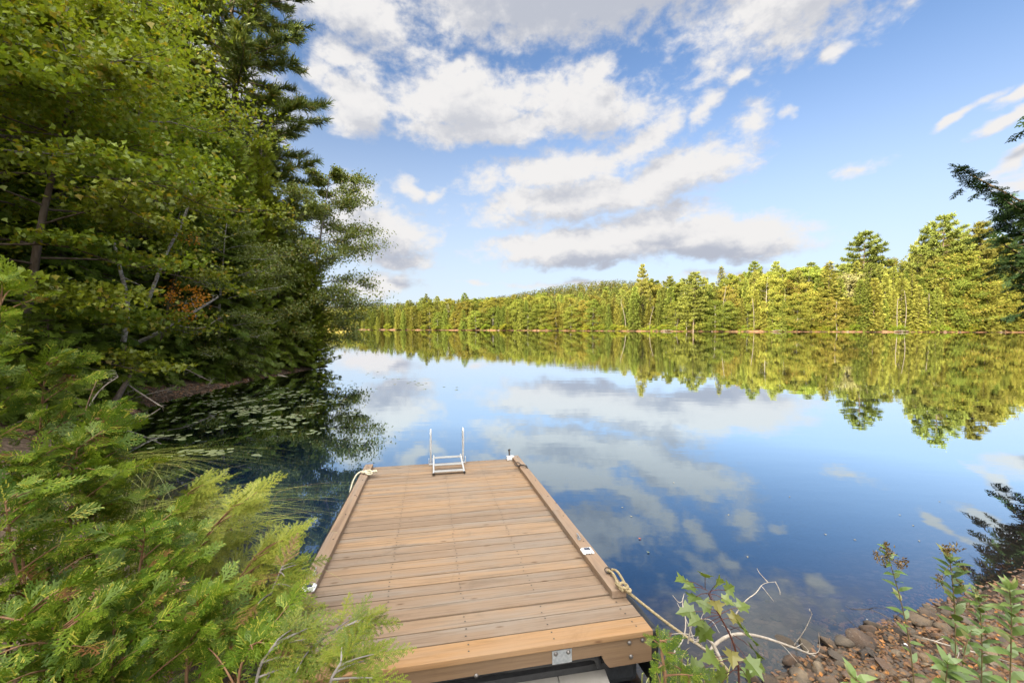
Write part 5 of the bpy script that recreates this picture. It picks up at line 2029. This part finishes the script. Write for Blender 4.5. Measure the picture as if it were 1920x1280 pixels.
def weed(label, pix, d0, leaves, ls, heads, seed, leaf=None, broad=False):
    r = np.random.default_rng(seed)
    b = gz_(at(pix[0][0], pix[0][1], d0))
    t = thing('meadow_weed', label, 'weed', b)
    L = smooth_line(np.array([b] + [at(px, py, d0) for px, py in pix[1:]]) - b)
    A, LF = Acc(), Acc()
    A.tube(L, np.linspace(.0042, .0018, len(L)), 6)
    for k in range(leaves):
        u = .18 + .74 * k / leaves
        q = on_line(L, np.array([u]))[0]
        a = k * 2.4 + r.uniform(-.4, .4)
        d = np.array([math.cos(a), math.sin(a) * .8, r.uniform(.1, 1.1)])
        LF.along(T_OVAL, np.array([q]), np.array([d]), np.array([0, -.25, 1.0]), np.array([1.35 * ls * r.uniform(.65, 1.15) * (1.15 - .5 * u)]))
    if broad:
        for k in range(5):
            q = L[-1]
            a = k * 1.26
            LF.along(T_OVAL, np.array([q]), np.array([[math.cos(a) * .6, math.sin(a) * .5, 1.0]]), np.array([0, -1.0, .3]), np.array([ls * .8]))
    for (px, py, w) in heads:
        e = at(px, py, d0 + r.uniform(-.03, .03)) - b
        q = on_line(L, np.array([min(.97, max(.5, 1 - (L[-1][2] - e[2]) / max(L[-1][2], .1) - .12))]))[0]
        A.tube(smooth_line([q, q * .4 + e * .6 + [0, 0, -.005], e]), [.0018, .001], 4, 0, False)
        n = 26
        O = e + r.normal(0, w * .42, (n, 3))
        D = nrm(r.normal(0, 1, (n, 3)) + [0, 0, .5])
        HD = Acc()
        HD.along(T_OVAL, O, D, nrm(r.normal(0, 1, (n, 3))), np.full(n, w * .75))
        HD.build('seed_head', [L_SEEDH], t)
    A.build('stem', [M_STEMG], t)
    LF.build('foliage', [leaf or L_WEED], t)
    return t


L_WEED = leafmat('weed_leaves', (.085, .145, .022), (.135, .195, .035), (.22, .22, .05), .1, .3, .07)
L_WEEDB = leafmat('pale_weed_leaves', (.13, .20, .04), (.19, .25, .06), (.26, .26, .08), .1, .3, .07)
L_SEEDH = leafmat('seed_heads', (.11, .07, .025), (.18, .12, .05), (.26, .20, .09), .2, .2, .03)
weed('thin weed with round brown seed heads and reddish stem above the stones', [(1728, 1275), (1708, 1210), (1688, 1120), (1672, 1065), (1660, 1022)], 2.45, 26, .060,
     [(1660, 1022, .030), (1665, 1036, .024), (1647, 1044, .022), (1671, 1038, .024), (1655, 1052, .022), (1684, 1056, .022), (1696, 1054, .028), (1688, 1063, .022), (1662, 1046, .022), (1643, 1038, .018), (1660, 1062, .018)], 1)
weed('leafy weed with broad upright leaves and a flat brown flower head', [(1797, 1250), (1792, 1180), (1788, 1110), (1783, 1065), (1780, 1040)], 2.45, 30, .095,
     [(1780, 1030, .030), (1772, 1031, .026), (1790, 1028, .030), (1762, 1082, .022), (1808, 1068, .024), (1762, 1092, .020), (1800, 1096, .022)], 2, L_WEED)
weed('pale leafy weed at the right edge in front of the stones', [(1895, 1290), (1896, 1210), (1897, 1150), (1893, 1105)], 2.35, 34, .10, [(1815, 1140, .02)], 3, L_WEEDB, True)
weed('bushy weed between the flat-headed weed and the right edge weed', [(1840, 1290), (1842, 1210), (1838, 1140), (1832, 1112)], 2.7, 34, .08, [(1830, 1108, .02), (1846, 1118, .02)], 4)
weed('leaning reddish weed stem among the stones below the flat-headed weed', [(1790, 1290), (1806, 1220), (1822, 1180)], 2.2, 16, .08, [], 5)
weed('low broad-leaved weed at the bottom under the brown-headed weed', [(1600, 1330), (1602, 1290), (1606, 1268)], 2.15, 16, .09, [], 6, L_WEEDB)
weed('weed with wide leaves at the bottom right among the stones', [(1770, 1330), (1772, 1280), (1778, 1240)], 2.1, 22, .10, [], 7)
weed('small round-leaved weed under the maple seedling', [(1400, 1330), (1402, 1285), (1404, 1258)], 2.1, 18, .06, [], 8, L_WEEDB)
shrub('cedar_seedling', 'small cedar seedling in front of the black dock corner', 'cedar seedling',
      [upto(1262, 1.9, (1250, 1275, 1.9), (1242, 1235, 1.9), (1238, 1200, 1.92)), upto(1300, 1.9, (1295, 1285, 1.9), (1285, 1260, 1.9))], L_NCED, BRED, CED, .062, .030, [9, 6], .14, 9, (1.2, 1.8), .4, .2, .3)
sedge('grass_tuft', 'tuft of green grass beside the near right corner of the dock', 1290, 1275, 2.2, 60, .30, 9, .10, (.15, .05))


def fallen_leaf(px, py, lab, mat):
    g = ground(px, py, .006)
    A = Acc()
    a = r_.uniform(0, 6)
    A.along(T_MAPLE, np.array([[0, 0, .004]]), np.array([[math.cos(a), math.sin(a), .05]]), (0, 0, 1.0), np.array([.036]))
    o = A.build('fallen_leaf', [mat])
    o.location = tuple(g)
    tag(o, lab, 'leaf')


L_DRYP = leafmat('pale_floating_leaf', (.26, .23, .15), (.32, .28, .18), None, 0, .1, .1)
L_RED = leafmat('red_fallen_leaf', (.55, .16, .08), (.62, .22, .10), None, 0, .2, .05)
fallen_leaf(1199, 1010, 'reddish fallen leaf floating right of the dock', L_RED)
fallen_leaf(1215, 1036, 'tiny pale fallen leaf floating just below the reddish leaf', L_LILY)
fallen_leaf(1550, 1198, 'orange fallen leaf at the shallow edge left of the pointed stone', L_OAK)

A = Acc()
A.along(T_LEAF, np.array([[0, 0, .003]]), np.array([[1, 0, .04]]), (0, 0, 1.0), np.array([1.0]))
SPECK = A.mesh('floating_leaf', [L_DRYP])
for px, py in ((1690, 965), (1711, 985), (1722, 1012), (1165, 950), (1186, 968), (1480, 930), (1545, 1000), (1365, 965), (1600, 1010), (1265, 905), (1402, 1042), (1760, 940), (470, 880), (520, 905)):
    g = ground(px, py, .004)
    o = bpy.data.objects.new('floating_leaf', SPECK)
    COL.objects.link(o)
    o.location = tuple(g)
    o.rotation_euler = (0, 0, r_.uniform(0, 6.28))
    o.scale = (.035, .035, .035)
    tag(o, 'tiny pale leaf fleck adrift on the open water', 'leaf', 'tiny leaf flecks adrift on the water')
